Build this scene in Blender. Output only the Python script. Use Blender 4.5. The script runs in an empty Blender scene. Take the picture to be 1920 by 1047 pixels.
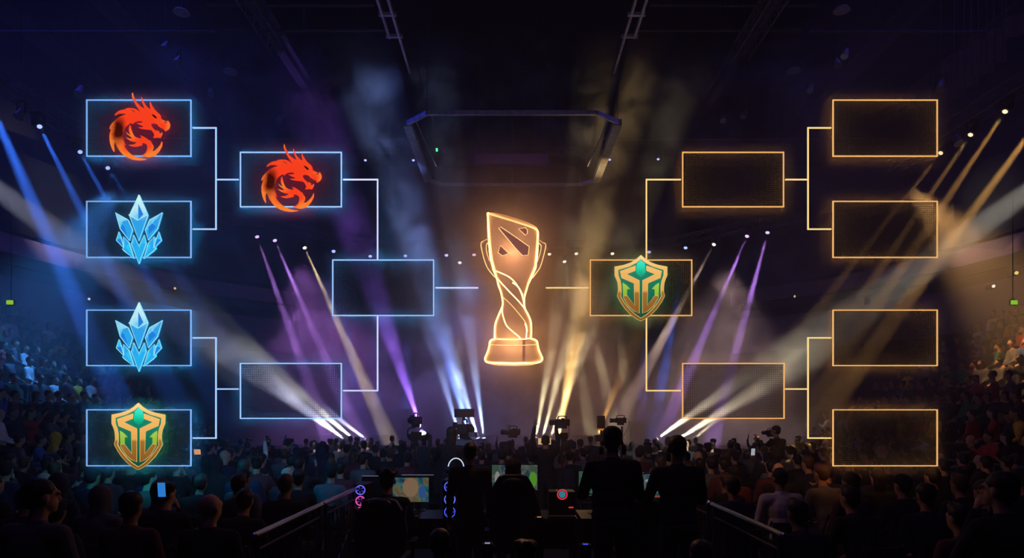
import bpy, bmesh, math, random
from mathutils import Vector, Matrix
from mathutils.geometry import tessellate_polygon
random.seed(7)
S = bpy.context.scene
COL = S.collection
R = math.radians
# ---------------------------------------------------------------- camera, world, exposure
FP, HOR, CAMZ = 1250.0, 780.0, 2.0                 # focal length in pixels, horizon row, eye height
cd = bpy.data.cameras.new('camera'); cam = bpy.data.objects.new('camera', cd); COL.objects.link(cam)
cam.location = (0, 0, CAMZ); cam.rotation_euler = (math.pi/2, 0, 0)
cd.sensor_width = 36; cd.lens = 36*FP/1920; cd.shift_y = (HOR-523.5)/1920; cd.clip_end = 200
S.camera = cam
S.view_settings.view_transform = 'Standard'; S.view_settings.look = 'None'
S.view_settings.exposure = 0.0; S.view_settings.gamma = 1.0; S.view_settings.use_curve_mapping = False
S.cycles.max_bounces = 6; S.cycles.diffuse_bounces = 1; S.cycles.glossy_bounces = 1
S.cycles.transparent_max_bounces = 12; S.cycles.volume_bounces = 0
S.cycles.volume_step_rate = 1.0; S.cycles.volume_max_steps = 64
W = bpy.data.worlds.new('night'); S.world = W; W.use_nodes = True
W.node_tree.nodes['Background'].inputs[0].default_value = (0, 0, 0, 1)

def area(name, loc, to, size, col, power):
    l = bpy.data.lights.new(name, 'AREA'); l.shape = 'RECTANGLE'; l.size, l.size_y = size; l.energy = power; l.color = col
    o = bpy.data.objects.new(name, l); COL.objects.link(o); o.location = loc
    o.rotation_euler = (Vector(to)-Vector(loc)).to_track_quat('-Z', 'Y').to_euler(); return o
# unseen fill areas added under the roof, tinting haze, crowd and rails
area('added_blue_fill', (-12, 19, 14.6), (-8, 21, 2), (8, 8), (.04, .07, 1), 190)
area('added_violet_fill', (12, 19, 14.6), (8, 21, 2), (8, 8), (.16, .12, 1), 60)
area('added_hall_fill', (0, 3, 14), (0, 7, 0), (10, 3), (.45, .22, 1), 60)
def wash(name, loc, to, ang, col, power):  # unseen coloured spots added to tint the low stage smoke
    l = bpy.data.lights.new(name, 'SPOT'); l.energy = power; l.color = col; l.spot_size = R(ang); l.spot_blend = 1; l.shadow_soft_size = .3
    o = bpy.data.objects.new(name, l); COL.objects.link(o); o.location = loc
    o.rotation_euler = (Vector(to)-Vector(loc)).to_track_quat('-Z', 'Y').to_euler()
wash('violet_smoke_fill', (-8.5, 26.5, 8), (-5.6, 23.5, 1.5), 66, (.52, .20, .85), 3300)
wash('blue_smoke_fill', (-1.5, 26.5, 8), (-1.8, 23.3, 1), 62, (.22, .24, .9), 2300)
wash('warm_smoke_fill', (2.5, 26.5, 8), (2.6, 23.3, 1), 62, (1, .50, .32), 1900)
wash('dusty_smoke_fill', (8.5, 26.5, 8), (7.2, 23.5, 1), 66, (.9, .56, .55), 2900)

# ---------------------------------------------------------------- helpers
def at(px, py, y):
    return Vector(((px-960)*y/FP, y, CAMZ+(HOR-py)*y/FP))

def new_mat(name):
    m = bpy.data.materials.new(name); m.use_nodes = True; t = m.node_tree; t.nodes.clear()
    return m, t, t.nodes.new('ShaderNodeOutputMaterial')
_mc = {}
def diffuse(name, col, rough=.75, metal=0.0, var=.25, scale=6):
    if name in _mc: return _mc[name]
    m, t, o = new_mat(name); b = t.nodes.new('ShaderNodeBsdfPrincipled')
    n = t.nodes.new('ShaderNodeTexNoise'); n.inputs['Scale'].default_value = scale; n.inputs['Detail'].default_value = 3
    tc = t.nodes.new('ShaderNodeTexCoord'); t.links.new(tc.outputs['Object'], n.inputs['Vector'])
    r = t.nodes.new('ShaderNodeValToRGB'); r.color_ramp.elements[0].position = .3; r.color_ramp.elements[1].position = .7
    r.color_ramp.elements[0].color = tuple(c*(1-var) for c in col)+(1,); r.color_ramp.elements[1].color = tuple(min(1, c*(1+var)) for c in col)+(1,)
    t.links.new(n.outputs['Fac'], r.inputs[0]); t.links.new(r.outputs[0], b.inputs['Base Color'])
    b.inputs['Roughness'].default_value = rough; b.inputs['Metallic'].default_value = metal
    b.inputs['Specular IOR Level'].default_value = .3
    t.links.new(b.outputs[0], o.inputs[0]); _mc[name] = m; return m
LIT = ('unseen halo face', 'unseen back glow', 'hot amber', 'wide amber')   # neon plus added unseen rear faces that light the haze
def emit(name, col, s):
    if name in _mc: return _mc[name]
    m, t, o = new_mat(name); e = t.nodes.new('ShaderNodeEmission'); e.inputs[0].default_value = (*col, 1); e.inputs[1].default_value = s
    m.cycles.emission_sampling = 'FRONT_BACK' if any(k in name for k in LIT) else 'NONE'
    t.links.new(e.outputs[0], o.inputs[0]); _mc[name] = m; return m

def obj(name, bm, mats, parent=None, smooth=False, loc=None):
    me = bpy.data.meshes.new(name)
    if isinstance(bm, bmesh.types.BMesh):
        bmesh.ops.recalc_face_normals(bm, faces=bm.faces); bm.to_mesh(me); bm.free()
    else: me = bm
    for m in (mats if isinstance(mats, (list, tuple)) else [mats]): me.materials.append(m)
    if smooth:
        for p in me.polygons: p.use_smooth = True
    o = bpy.data.objects.new(name, me); COL.objects.link(o)
    if parent: o.parent = parent
    if loc is not None: o.location = loc
    return o
def tag(o, label=None, cat=None, group=None, kind=None):
    if label: o['label'] = label
    if cat: o['category'] = cat
    if group: o['group'] = group
    if kind: o['kind'] = kind
    return o
def empty(name, loc, label, cat, group=None):
    o = bpy.data.objects.new(name, None); COL.objects.link(o); o.location = loc; o.empty_display_size = .1
    return tag(o, label, cat, group)
def struct(name, bm, m):
    return tag(obj(name, bm, m), kind='structure')
def dup(root, loc=None, rz=None, label=None, group=None, sc=None, parent=None):
    c = root.copy(); COL.objects.link(c)
    if parent is not None: c.parent = parent
    if loc is not None: c.location = loc
    if rz is not None: c.rotation_euler = (0, 0, rz)
    if sc is not None: c.scale = (sc, sc, sc)
    if label: c['label'] = label
    if group: c['group'] = group
    for ch in root.children: dup(ch, parent=c)
    return c

def box(bm, a, b, mi=0, M=None):
    r = bmesh.ops.create_cube(bm, size=1)
    for v in r['verts']:
        v.co = Vector([(a[i]+b[i])/2+v.co[i]*(b[i]-a[i]) for i in range(3)])
        if M: v.co = M @ v.co
    for f in {f for v in r['verts'] for f in v.link_faces}: f.material_index = mi
    return r['verts']
def bar(bm, p0, p1, r0, r1=None, seg=8, mi=0, caps=True):
    p0, p1 = Vector(p0), Vector(p1); d = p1-p0
    if d.length < 1e-6: return
    M = Matrix.Translation((p0+p1)/2) @ d.to_track_quat('Z', 'Y').to_matrix().to_4x4()
    r = bmesh.ops.create_cone(bm, cap_ends=caps, segments=seg, radius1=r0, radius2=r0 if r1 is None else r1, depth=d.length, matrix=M)
    for f in {f for v in r['verts'] for f in v.link_faces}: f.material_index = mi
def ball(bm, c, r, seg=12, mi=0, M=None):
    r3 = r if isinstance(r, (tuple, list)) else (r, r, r)
    MM = Matrix.Translation(c) @ (M.to_4x4() if M else Matrix.Identity(4)) @ Matrix.Diagonal((*r3, 1))
    q = bmesh.ops.create_uvsphere(bm, u_segments=seg, v_segments=max(6, seg*2//3), radius=1, matrix=MM)
    for f in {f for v in q['verts'] for f in v.link_faces}: f.material_index = mi
def tube(bm, pts, r, seg=6, mi=0, closed=False):
    pts = [Vector(p) for p in pts]; n = len(pts); rings = []
    for i, p in enumerate(pts):
        a = pts[(i-1) % n] if (closed or i) else p; b = pts[(i+1) % n] if (closed or i < n-1) else p
        d = (b-a).normalized(); s = d.cross(Vector((0, 1, 0)))
        if s.length < .05: s = d.cross(Vector((1, 0, 0)))
        s.normalize(); u = s.cross(d).normalized(); rr = r[i] if isinstance(r, list) else r
        rings.append([bm.verts.new(p+s*rr*math.cos(2*math.pi*k/seg)+u*rr*math.sin(2*math.pi*k/seg)) for k in range(seg)])
    m = n if closed else n-1
    for i in range(m):
        A, B = rings[i], rings[(i+1) % n]
        for k in range(seg):
            f = bm.faces.new((A[k], A[(k+1) % seg], B[(k+1) % seg], B[k])); f.material_index = mi
    if not closed:
        for q in (rings[0], rings[-1]):
            try: bm.faces.new(q).material_index = mi
            except ValueError: pass
def smooth_line(pts, k=6):
    P = [Vector(p) for p in pts]; out = []
    for i in range(len(P)-1):
        a, b, c, d = P[max(i-1, 0)], P[i], P[i+1], P[min(i+2, len(P)-1)]
        for j in range(k):
            t = j/k; out.append(.5*((2*b)+(-a+c)*t+(2*a-5*b+4*c-d)*t*t+(-a+3*b-3*c+d)*t**3))
    out.append(P[-1]); return out
def plate(bm, pts, y0, y1, mf=0, mb=1, dz=0):
    """flat cut-out sheet: outline pts (x, z), from y0 (front) to y1 (back)"""
    fr = [bm.verts.new((x, y0, z)) for x, z in pts]; bk = [bm.verts.new((x, y1, z)) for x, z in pts]
    for tri in tessellate_polygon([[Vector((x, z, 0)) for x, z in pts]]):
        try:
            bm.faces.new([fr[i] for i in tri]).material_index = mf
            bm.faces.new([bk[i] for i in reversed(tri)]).material_index = mb
        except ValueError: pass
    n = len(pts)
    for i in range(n):
        try: bm.faces.new((fr[i], fr[(i+1) % n], bk[(i+1) % n], bk[i])).material_index = mf
        except ValueError: pass

# ---------------------------------------------------------------- materials
M_black = diffuse('black painted metal', (.012, .012, .015), .6)
M_dmetal = diffuse('dark truss metal', (.10, .10, .12), .45, .6)
M_amet = diffuse('aluminium truss', (.55, .55, .60), .4, .7)
M_floor = diffuse('dark arena floor', (.012, .012, .014), .85, scale=.7)
M_wall = diffuse('dark concourse wall', (.05, .04, .055), .9, scale=.5)
M_ceil = diffuse('black roof deck', (.0012, .0012, .002), .95, scale=.4)
M_stage = diffuse('black stage deck', (.010, .010, .012), .7)
M_plastic = diffuse('black plastic', (.015, .015, .018), .4)
M_rail = diffuse('polished steel rail', (.55, .52, .58), .28, 1.0, .05)
M_skin = diffuse('skin', (.36, .20, .13), .6, var=.08)
M_skin2 = diffuse('tan skin', (.48, .29, .20), .6, var=.08)
M_hair = diffuse('black hair', (.010, .008, .008), .5)
M_brown = diffuse('brown hair', (.06, .03, .018), .5)
M_trous = diffuse('dark trousers', (.012, .012, .02), .9)
CL = {'black': diffuse('black cloth', (.012, .012, .014), .9), 'navy': diffuse('navy cloth', (.015, .018, .05), .9),
      'grey': diffuse('grey cloth', (.10, .10, .11), .9), 'white': diffuse('white cloth', (.62, .60, .58), .9),
      'red': diffuse('red cloth', (.35, .03, .03), .9), 'maroon': diffuse('maroon cloth', (.09, .02, .03), .9),
      'yellow': diffuse('yellow cloth', (.65, .36, .03), .9), 'green': diffuse('green cloth', (.03, .12, .07), .9),
      'blue': diffuse('blue cloth', (.04, .10, .32), .9)}
B1, B2 = 1.0, 1.0
M_nb = emit('blue neon', (.24, .50, 1.0), 1.0); M_nl = emit('light blue neon', (.36, .60, 1), 1.15)
M_bb = emit('blue unseen halo face', (.0, .36, 1), 60.0); M_ab = emit('amber unseen halo face', (1, .36, .05), 20.0)  # strong glow added on hidden rear faces to make the frame halos
M_nv = emit('lavender neon', (.68, .70, 1), 1.15)
M_na = emit('amber neon', (1, .52, .16), 1.0); M_ny = emit('yellow neon', (1, .70, .26), 1.1)

M_roof, t, o = new_mat('black roof felt'); b = t.nodes.new('ShaderNodeBsdfDiffuse'); b.inputs[0].default_value = (.0006, .0006, .0009, 1); t.links.new(b.outputs[0], o.inputs[0])
# ---------------------------------------------------------------- building shell
bm = bmesh.new(); box(bm, (-19, -5, -.4), (19, 36, 0)); struct('floor', bm, M_floor)
bm = bmesh.new(); box(bm, (-19, -5, 15.5), (19, 36, 15.9)); struct('ceiling', bm, M_roof)
bm = bmesh.new(); box(bm, (-19.4, -5, 0), (-19, 36, 15.5)); struct('wall_left', bm, M_wall)
bm = bmesh.new(); box(bm, (19, -5, 0), (19.4, 36, 15.5)); struct('wall_right', bm, M_wall)
bm = bmesh.new(); box(bm, (-19, 36, 0), (19, 36.4, 15.5)); struct('wall_back', bm, M_ceil)
bm = bmesh.new(); box(bm, (-19, -5.4, 0), (19, -5, 15.5)); struct('wall_front', bm, M_ceil)

# ---------------------------------------------------------------- haze
def haze(name, a, b, dens, label, aniso=0.0, falloff=True, noise=None, sharp=(4, 4, 4)):
    m, t, o = new_mat(name+' volume'); v = t.nodes.new('ShaderNodeVolumeScatter'); v.inputs['Anisotropy'].default_value = aniso
    v.inputs['Density'].default_value = dens
    N, L = t.nodes, t.links
    def math_(op, x, y=None):
        n = N.new('ShaderNodeMath'); n.operation = op
        for i, q in enumerate((x, y)):
            if q is None: continue
            if isinstance(q, (int, float)): n.inputs[i].default_value = q
            else: L.new(q, n.inputs[i])
        return n.outputs[0]
    if falloff:
        tc = N.new('ShaderNodeTexCoord'); sp = N.new('ShaderNodeSeparateXYZ'); L.new(tc.outputs['Generated'], sp.inputs[0])
        cur = None
        for k in (0, 1, 2):
            if k not in falloff: continue
            u = sp.outputs[k]; q = math_('MINIMUM', math_('MULTIPLY', math_('MULTIPLY', u, math_('SUBTRACT', 1.0, u)), sharp[k]), 1.0)
            cur = q if cur is None else math_('MULTIPLY', cur, q)
        if noise: cur = noise(t, tc, sp, math_, cur)
        L.new(math_('MULTIPLY', cur, dens), v.inputs['Density'])
    L.new(v.outputs[0], o.inputs['Volume'])
    bm = bmesh.new(); c = [(a[i]+b[i])/2 for i in range(3)]
    box(bm, [a[i]-c[i] for i in range(3)], [b[i]-c[i] for i in range(3)])
    h = obj(name, bm, m, loc=c); return tag(h, label, 'haze', kind='stuff')
haze('haze', (-18.9, -4.9, .02), (18.9, 35.9, 15.4), .008, 'thin stage haze filling the whole arena', .0, None)
def smoke_noise(t, tc, sp, mth, cur):
    N, L = t.nodes, t.links
    n = N.new('ShaderNodeTexNoise'); n.inputs['Scale'].default_value = .62; n.inputs['Detail'].default_value = 4; n.inputs['Roughness'].default_value = .6
    n.inputs['Distortion'].default_value = .6
    L.new(tc.outputs['Object'], n.inputs['Vector'])
    k = mth('MAXIMUM', mth('SUBTRACT', n.outputs['Fac'], .46), 0.0)
    low = mth('POWER', mth('SUBTRACT', 1.0, sp.outputs[2]), 6.0)
    return mth('MULTIPLY', mth('ADD', mth('MULTIPLY', k, mth('ADD', low, .16)), mth('MULTIPLY', low, .040)), mth('MULTIPLY', cur, 10.0))
SM = haze('smoke', (-12.5, 20.9, .9), (12.5, 26.0, 14.5), .85, 'billowing smoke drifting above the stage', .0, (0, 1), smoke_noise, (10, 5, 4))
for s_, side in ((-1, 'left'), (1, 'right')):  # denser haze boxes added so the side truss beams show
    haze('smoke', sorted((s_*16, s_*4.5))[:1]+[9.5, 1.6] if s_ < 0 else [4.5, 9.5, 1.6], [-4.5, 20.6, 10.4] if s_ < 0 else [16, 20.6, 10.4], .050, 'thicker haze hanging under the %s lighting truss' % side, 0, (0, 1, 2), None, (7, 7, 7))

# ---------------------------------------------------------------- lights with fixtures
def make_head(name='moving_head_light'):
    root = bpy.data.objects.new(name, None); COL.objects.link(root)
    bm = bmesh.new(); box(bm, (-.12, -.09, -.05), (.12, .09, .05)); obj('light_base', bm, M_black, root)
    bm = bmesh.new()
    for s in (-1, 1): box(bm, (s*.13-.015, -.035, -.26), (s*.13+.015, .035, -.03))
    box(bm, (-.145, -.035, -.06), (.145, .035, -.04)); obj('yoke', bm, M_black, root)
    return root
def beam(px, py, y, tx, ty, tdep, col, power, ang, label, lens=.055, lensS=2.4, group=None, up=False, rad=.04, blend=.5, lcol=None):
    p = at(px, py, y); q = at(tx, ty, tdep); d = (q-p).normalized()
    root = make_head(); sgn = -1 if up else 1
    root.location = p+Vector((0, 0, .24*sgn)); root.rotation_euler = (math.pi if up else 0, 0, 0)
    tag(root, label, 'stage light', group)
    if not up:
        zt = 9.06 if p.z < 10 else 13.86; ln_ = zt-root.location.z
        if ln_ > .06: bm = bmesh.new(); bar(bm, (0, 0, .05), (0, 0, ln_), .02, seg=6); obj('truss_clamp', bm, M_black, root)
    Q = d.to_track_quat('Z', 'Y').to_matrix().to_4x4(); inv = Matrix.Translation(-root.location)
    if up: inv = Matrix.Rotation(-math.pi, 4, 'X') @ inv
    bm = bmesh.new()
    bmesh.ops.create_cone(bm, cap_ends=True, segments=16, radius1=.075, radius2=max(.10, lens+.02), depth=.26, matrix=Matrix.Translation((0, 0, -.05)))
    h = obj('light_head', bm, M_black, root); h.matrix_parent_inverse = Matrix.Identity(4)
    h.matrix_local = inv @ (Matrix.Translation(p) @ Q)
    bm = bmesh.new(); ball(bm, (0, 0, 0), (lens, lens, lens*.45), 14)
    c = lcol or tuple(min(1, .28+.72*k) for k in col)
    ln = obj('lens', bm, emit('lens glow %s' % str(c), c, lensS), h, True, loc=(0, 0, .085))
    l = bpy.data.lights.new('beam', 'SPOT'); l.energy = power; l.color = col; l.spot_size = R(ang); l.spot_blend = blend; l.shadow_soft_size = rad
    o = bpy.data.objects.new('beam_lamp', l); COL.objects.link(o); o.parent = h; o.location = (0, 0, .085+lens*.45+rad+.01)
    o.rotation_euler = (math.pi, 0, 0)
    return root
BL, DB, PU, AM, WH, YE = (.035, .17, 1), (.10, .16, 1), (.55, .24, 1), (1, .50, .12), (.75, .78, 1), (1, .80, .45)
# left side truss (x = -11, z = 8.8), from the camera towards the stage
beam(-62, 95, 12.4, 175, 640, 14, BL, 70000, 5.5, 'moving head light nearest the camera on the left truss, wide blue beam')
beam(72, 233, 15.5, 225, 540, 14.0, BL, 42000, 4.2, 'moving head light on the left truss throwing a long blue beam')
beam(148, 281, 17, 300, 560, 15.5, BL, 28000, 4.0, 'moving head light in the middle of the left truss, narrow blue beam')
beam(200, 312, 18.2, 285, 440, 17, BL, 16000, 3.6, 'moving head light furthest along the left truss, faint blue beam')
beam(-330, 120, 10.6, 470, 700, 15.5, (.66, .70, .95), 12000, 9, 'white flood light off the left truss with a broad pale beam')
# right side truss
beam(1990, 170, 13, 1660, 620, 15, AM, 34000, 5, 'moving head light nearest the camera on the right truss, orange beam')
beam(1888, 204, 14.8, 1600, 640, 14.2, AM, 27000, 3.6, 'bright orange moving head light high on the right truss')
beam(1823, 248, 16, 1600, 580, 15.4, AM, 18000, 3.2, 'orange moving head light in the middle of the right truss')
beam(1767, 283, 17.1, 1620, 470, 16.5, AM, 12000, 3.0, 'small orange moving head light at the far end of the right truss')
beam(2250, 130, 10.8, 1450, 700, 15.5, (.85, .80, .66), 15000, 9, 'white flood light off the right truss with a broad pale beam')
# back truss above the stage
back = [(481, 441, 25, 560, 665, PU, 18, 'purple moving head light at the left end of the back truss'), (514, 448, 25, 605, 660, PU, 15, 'purple moving head light second from the left end of the back truss'),
 (570, 462, 26, 640, 620, YE, 18, 'warm white moving head light left on the back truss'), (625, 469, 27, 640, 560, DB, 5, 'tiny dim blue moving head light left on the back truss'),
 (694, 478, 28, 700, 600, DB, 10, 'blue moving head light above the left inner frame'), (760, 477, 28, 762, 600, DB, 10, 'blue moving head light above the right half of the left inner frame'),
 (837, 476, 28, 838, 600, (.4, .4, 1), 9, 'pale blue moving head light left of the trophy'), (862, 490, 28, 862, 600, (.8, .75, .6), 9, 'small warm white moving head light left of the trophy'),
 (889, 475, 28, 889, 640, PU, 12, 'lilac moving head light just left of the trophy handle'), (1030, 474, 28, 1034, 600, (1, .55, .35), 10, 'peach moving head light just right of the trophy handle'),
 (1058, 488, 28, 1078, 620, YE, 14, 'small yellow moving head light right of the trophy'), (1080, 473, 28, 1110, 610, YE, 14, 'yellow moving head light above the right connector line'),
 (1148, 473, 28, 1160, 600, YE, 8, 'pale yellow moving head light above the shield emblem'), (1217, 470, 28, 1212, 600, DB, 9, 'dark blue moving head light beside the shield emblem'),
 (1286, 462, 27, 1262, 600, BL, 14, 'blue moving head light at the corner of the right inner frame'), (1340, 456, 26, 1262, 600, (.9, .6, .5), 16, 'warm moving head light right on the back truss'),
 (1402, 440, 25, 1312, 650, PU, 18, 'purple moving head light second from the right end of the back truss'), (1440, 433, 25, 1380, 660, PU, 18, 'purple moving head light at the right end of the back truss')]
for px, py, y, tx, ty, c, pw, lab in back: beam(px, py, y, tx, ty, y-1.5, c, pw*2600, 4.4, lab, lens=.075, lensS=2.4)
for px, py, lab in ((685, 298, 'tiny violet light high left of the ring rig'), (775, 298, 'tiny violet light beside the left edge of the ring rig'), (1143, 297, 'tiny violet light beside the right edge of the ring rig'), (1234, 296, 'tiny violet light high right of the ring rig')):
    beam(px, py, 30, px+3, py+90, 29, DB, 2500, 4, lab, lens=.06, lensS=1.6)
# lights standing on the stage
floor_l = [(648, 826, 530, 735, (.75, .78, 1), 120, 12, 'white floor light at the left end of the stage'), (666, 826, 548, 728, (.95, .95, .7), 110, 9, 'pale yellow floor light second from the left on the stage'),
 (690, 827, 590, 752, (.65, .6, 1), 60, 8, 'lavender floor light third from the left on the stage'), (792, 812, 738, 650, (.35, .14, 1), 110, 9, 'violet floor light behind the gimbal camera'),
 (864, 827, 800, 600, (.35, .48, 1), 60, 7, 'blue floor light behind the camera operator'), (898, 827, 826, 600, (.42, .58, 1), 90, 8, 'blue white floor light left of the stage centre'), (908, 827, 872, 560, (.42, .58, 1), 70, 6, 'blue white floor light nearest the stage centre'),
 (1004, 826, 1050, 560, YE, 70, 6, 'yellow floor light nearest the stage centre'), (1016, 827, 1085, 560, YE, 70, 6, 'yellow floor light second right of the stage centre'), (1030, 827, 1130, 560, YE, 60, 6, 'yellow floor light third right of the stage centre'),
 (1118, 822, 1150, 740, (1, .45, .08), 22, 8, 'orange floor light behind the stand with the box lamp'), (1228, 826, 1420, 690, (1, .84, .55), 90, 8, 'pale yellow floor light right of the standing crew'), (1270, 825, 1470, 700, (1, .82, .52), 100, 10, 'pale yellow floor light at the right of the stage'), (1298, 826, 1400, 740, (1, .84, .55), 20, 6, 'small warm floor light at the right end of the stage')]
for px, py, tx, ty, c, pw, an, lab in floor_l:
    beam(px, py, 23.2, tx, ty, 23.6, c, pw*300, an+3.5, lab, lens=.065, lensS=8, up=True, blend=.9)
# two tall broad shafts rising from the stage
beam(884, 829, 23.4, 690, 120, 24.2, (.16, .28, 1), 60000, 13, 'blue flood light sending a tall shaft up to the roof', lens=.05, lensS=4, up=True, blend=1)
beam(1046, 829, 23.4, 1170, 120, 24.2, (1, .60, .18), 52000, 13, 'amber flood light sending a tall shaft up to the roof', lens=.05, lensS=4, up=True, blend=1)
# audience lights on the side trusses, pointing outward on the stands
def crowd_light(loc, to, col, pw, ang, label):
    root = make_head('audience_light'); root.location = loc; tag(root, label, 'stage light')
    l = bpy.data.lights.new('audience_lamp', 'SPOT'); l.energy = pw; l.color = col; l.spot_size = R(ang); l.spot_blend = 1; l.shadow_soft_size = .15
    o = bpy.data.objects.new('lamp', l); COL.objects.link(o); o.parent = root; o.location = (0, 0, -.35)
    o.rotation_euler = (Vector(to)-Vector(loc)).to_track_quat('-Z', 'Y').to_euler()
    bm = bmesh.new(); bar(bm, (0, 0, .05), (0, 0, .45), .02, seg=6); obj('truss_clamp', bm, M_black, root)
crowd_light((-11, 18.4, 8.6), (-14.0, 17.8, 2.6), (.05, .30, 1), 4200, 54, 'blue audience light aimed at the left stand')
crowd_light((11, 18.4, 8.6), (15.0, 17.2, 3.0), (1, .5, .16), 5600, 46, 'warm audience light aimed at the right stand')

# ---------------------------------------------------------------- glowing bracket frames
DY = 8.0; U = DY/FP                                   # all display pieces hang in the plane y = 8 m
def rel(px, py, cx, cy): return ((px-cx)*U, (cy-py)*U)
def dot_panel_mat(name, col):
    m, t, o = new_mat(name); N, L = t.nodes, t.links
    def mth(op, x, y=None):
        n = N.new('ShaderNodeMath'); n.operation = op
        for i, q in enumerate((x, y)):
            if q is None: continue
            if isinstance(q, (int, float)): n.inputs[i].default_value = q
            else: L.new(q, n.inputs[i])
        return n.outputs[0]
    tc = N.new('ShaderNodeTexCoord'); sp = N.new('ShaderNodeSeparateXYZ'); L.new(tc.outputs['Object'], sp.inputs[0])
    pitch = 4.0*U; d = None
    for k in (0, 2):
        f = mth('ABSOLUTE', mth('SUBTRACT', mth('FRACT', mth('DIVIDE', mth('ADD', sp.outputs[k], 10.0), pitch)), .5))
        q = mth('LESS_THAN', f, .2); d = q if d is None else mth('MULTIPLY', d, q)
    rx = mth('POWER', mth('DIVIDE', mth('ABSOLUTE', sp.outputs[0]), 98*U), 2.0); rz = mth('POWER', mth('DIVIDE', mth('ABSOLUTE', sp.outputs[2]), 70*U), 2.0)
    fade = mth('MINIMUM', mth('ADD', rx, rz), 1.0)
    e = N.new('ShaderNodeEmission'); e.inputs[0].default_value = (*col, 1); e.inputs[1].default_value = .055
    g = N.new('ShaderNodeBsdfTransparent'); g.inputs[0].default_value = (.72, .72, .74, 1)
    mx = N.new('ShaderNodeMixShader'); L.new(mth('MULTIPLY', mth('MULTIPLY', d, fade), .85), mx.inputs[0])
    m.cycles.emission_sampling = 'NONE'; L.new(g.outputs[0], mx.inputs[1]); L.new(e.outputs[0], mx.inputs[2]); L.new(mx.outputs[0], o.inputs[0]); return m
M_pb = dot_panel_mat('smoked led mesh panel, blue dots', (.35, .42, .75)); M_pa = dot_panel_mat('smoked led mesh panel, amber dots', (.65, .42, .18))
def frame(x0, y0, x1, y1, mat, pm, label, group=None):
    cx, cy = (x0+x1)/2, (y0+y1)/2; root = empty('bracket_frame', at(cx, cy, DY), label, 'display frame', group)
    hx, hz, w = (x1-x0)/2*U, (y1-y0)/2*U, .95*U
    bm = bmesh.new()
    for s in (-1, 1):
        box(bm, (-hx-w, -.008, s*hz-w), (hx+w, .008, s*hz+w)); box(bm, (s*hx-w, -.008, -hz+w), (s*hx+w, .008, hz-w))
    bm.normal_update()
    for f in bm.faces: f.material_index = 1 if f.normal.y > .9 else 0
    obj('border', bm, [mat, M_bb if mat in (M_nb, M_nl) else M_ab], root)
    bm = bmesh.new(); box(bm, (-hx+w, .000, -hz+w), (hx-w, .006, hz-w)); obj('panel', bm, pm, root)
    g = .17  # dense haze box added around each frame so its glow spreads
    hz = haze('glow_haze', (root.location.x-hx-g, DY-.17, root.location.z-hz-g), (root.location.x+hx+g, DY+.17, root.location.z+hz+g), 1.15,
         'thin haze hanging around one bracket frame', 0.0, (0, 1, 2), None, (8, 4, 8)); hz['group'] = 'haze boxes added for the frame glow'
    return root
Ls = [(163, 188, 358, 293, 'top'), (163, 378, 358, 483, 'second'), (163, 582, 358, 686, 'third'), (163, 769, 358, 874, 'bottom')]
deco = ['holding the red dragon emblem', 'holding the upper ice crystal emblem', 'holding the lower ice crystal emblem', 'holding the green shield emblem']
for (a, b, c, d, nm), dc in zip(Ls, deco):
    frame(a, b, c, d, M_nb, M_pb, 'blue glowing bracket frame in the outer left column, %s' % dc, 'outer left bracket frames')
    frame(1920-c, b, 1920-a, d, M_na, M_pa, 'empty amber glowing bracket frame in the outer right column, %s of four' % nm, 'outer right bracket frames')
frame(451, 286, 640, 388, M_nl, M_pb, 'blue glowing bracket frame behind the inner red dragon emblem')
frame(451, 682, 640, 785, M_nl, M_pb, 'empty blue glowing bracket frame low on the left over purple smoke')
frame(624, 488, 813, 592, M_nl, M_pb, 'empty blue glowing bracket frame nearest the left of the trophy')
frame(1280, 286, 1469, 388, M_na, M_pa, 'empty amber glowing bracket frame right of the ring rig')
frame(1280, 682, 1470, 785, M_na, M_pa, 'empty amber glowing bracket frame low on the right over pale smoke')
frame(1107, 488, 1297, 592, M_na, M_pa, 'amber glowing bracket frame behind the right green shield emblem')
def line(paths, mat, label):
    P = [p for q in paths for p in q]; cx = sum(p[0] for p in P)/len(P); cy = sum(p[1] for p in P)/len(P)
    w = 1.25*U; bm = bmesh.new()
    for q in paths:
        for (ax, ay), (bx, by) in zip(q, q[1:]):
            (x0, z0), (x1, z1) = rel(ax, ay, cx, cy), rel(bx, by, cx, cy)
            ex, ez = (w, 0) if abs(x1-x0) < 1e-6 else (0, w)
            if ex: box(bm, (x0-w, -.006, min(z0, z1)-w), (x0+w, .006, max(z0, z1)+w))
            else: box(bm, (min(x0, x1)+w, -.0055, z0-w), (max(x0, x1)-w, .0055, z0+w))
    bm.normal_update()
    for f in bm.faces: f.material_index = 1 if f.normal.y > .9 else 0
    return tag(obj('connector_line', bm, [mat, M_bb if mat in (M_nl, M_nv) else M_ab], loc=at(cx, cy, DY)), label, 'light line')
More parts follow.
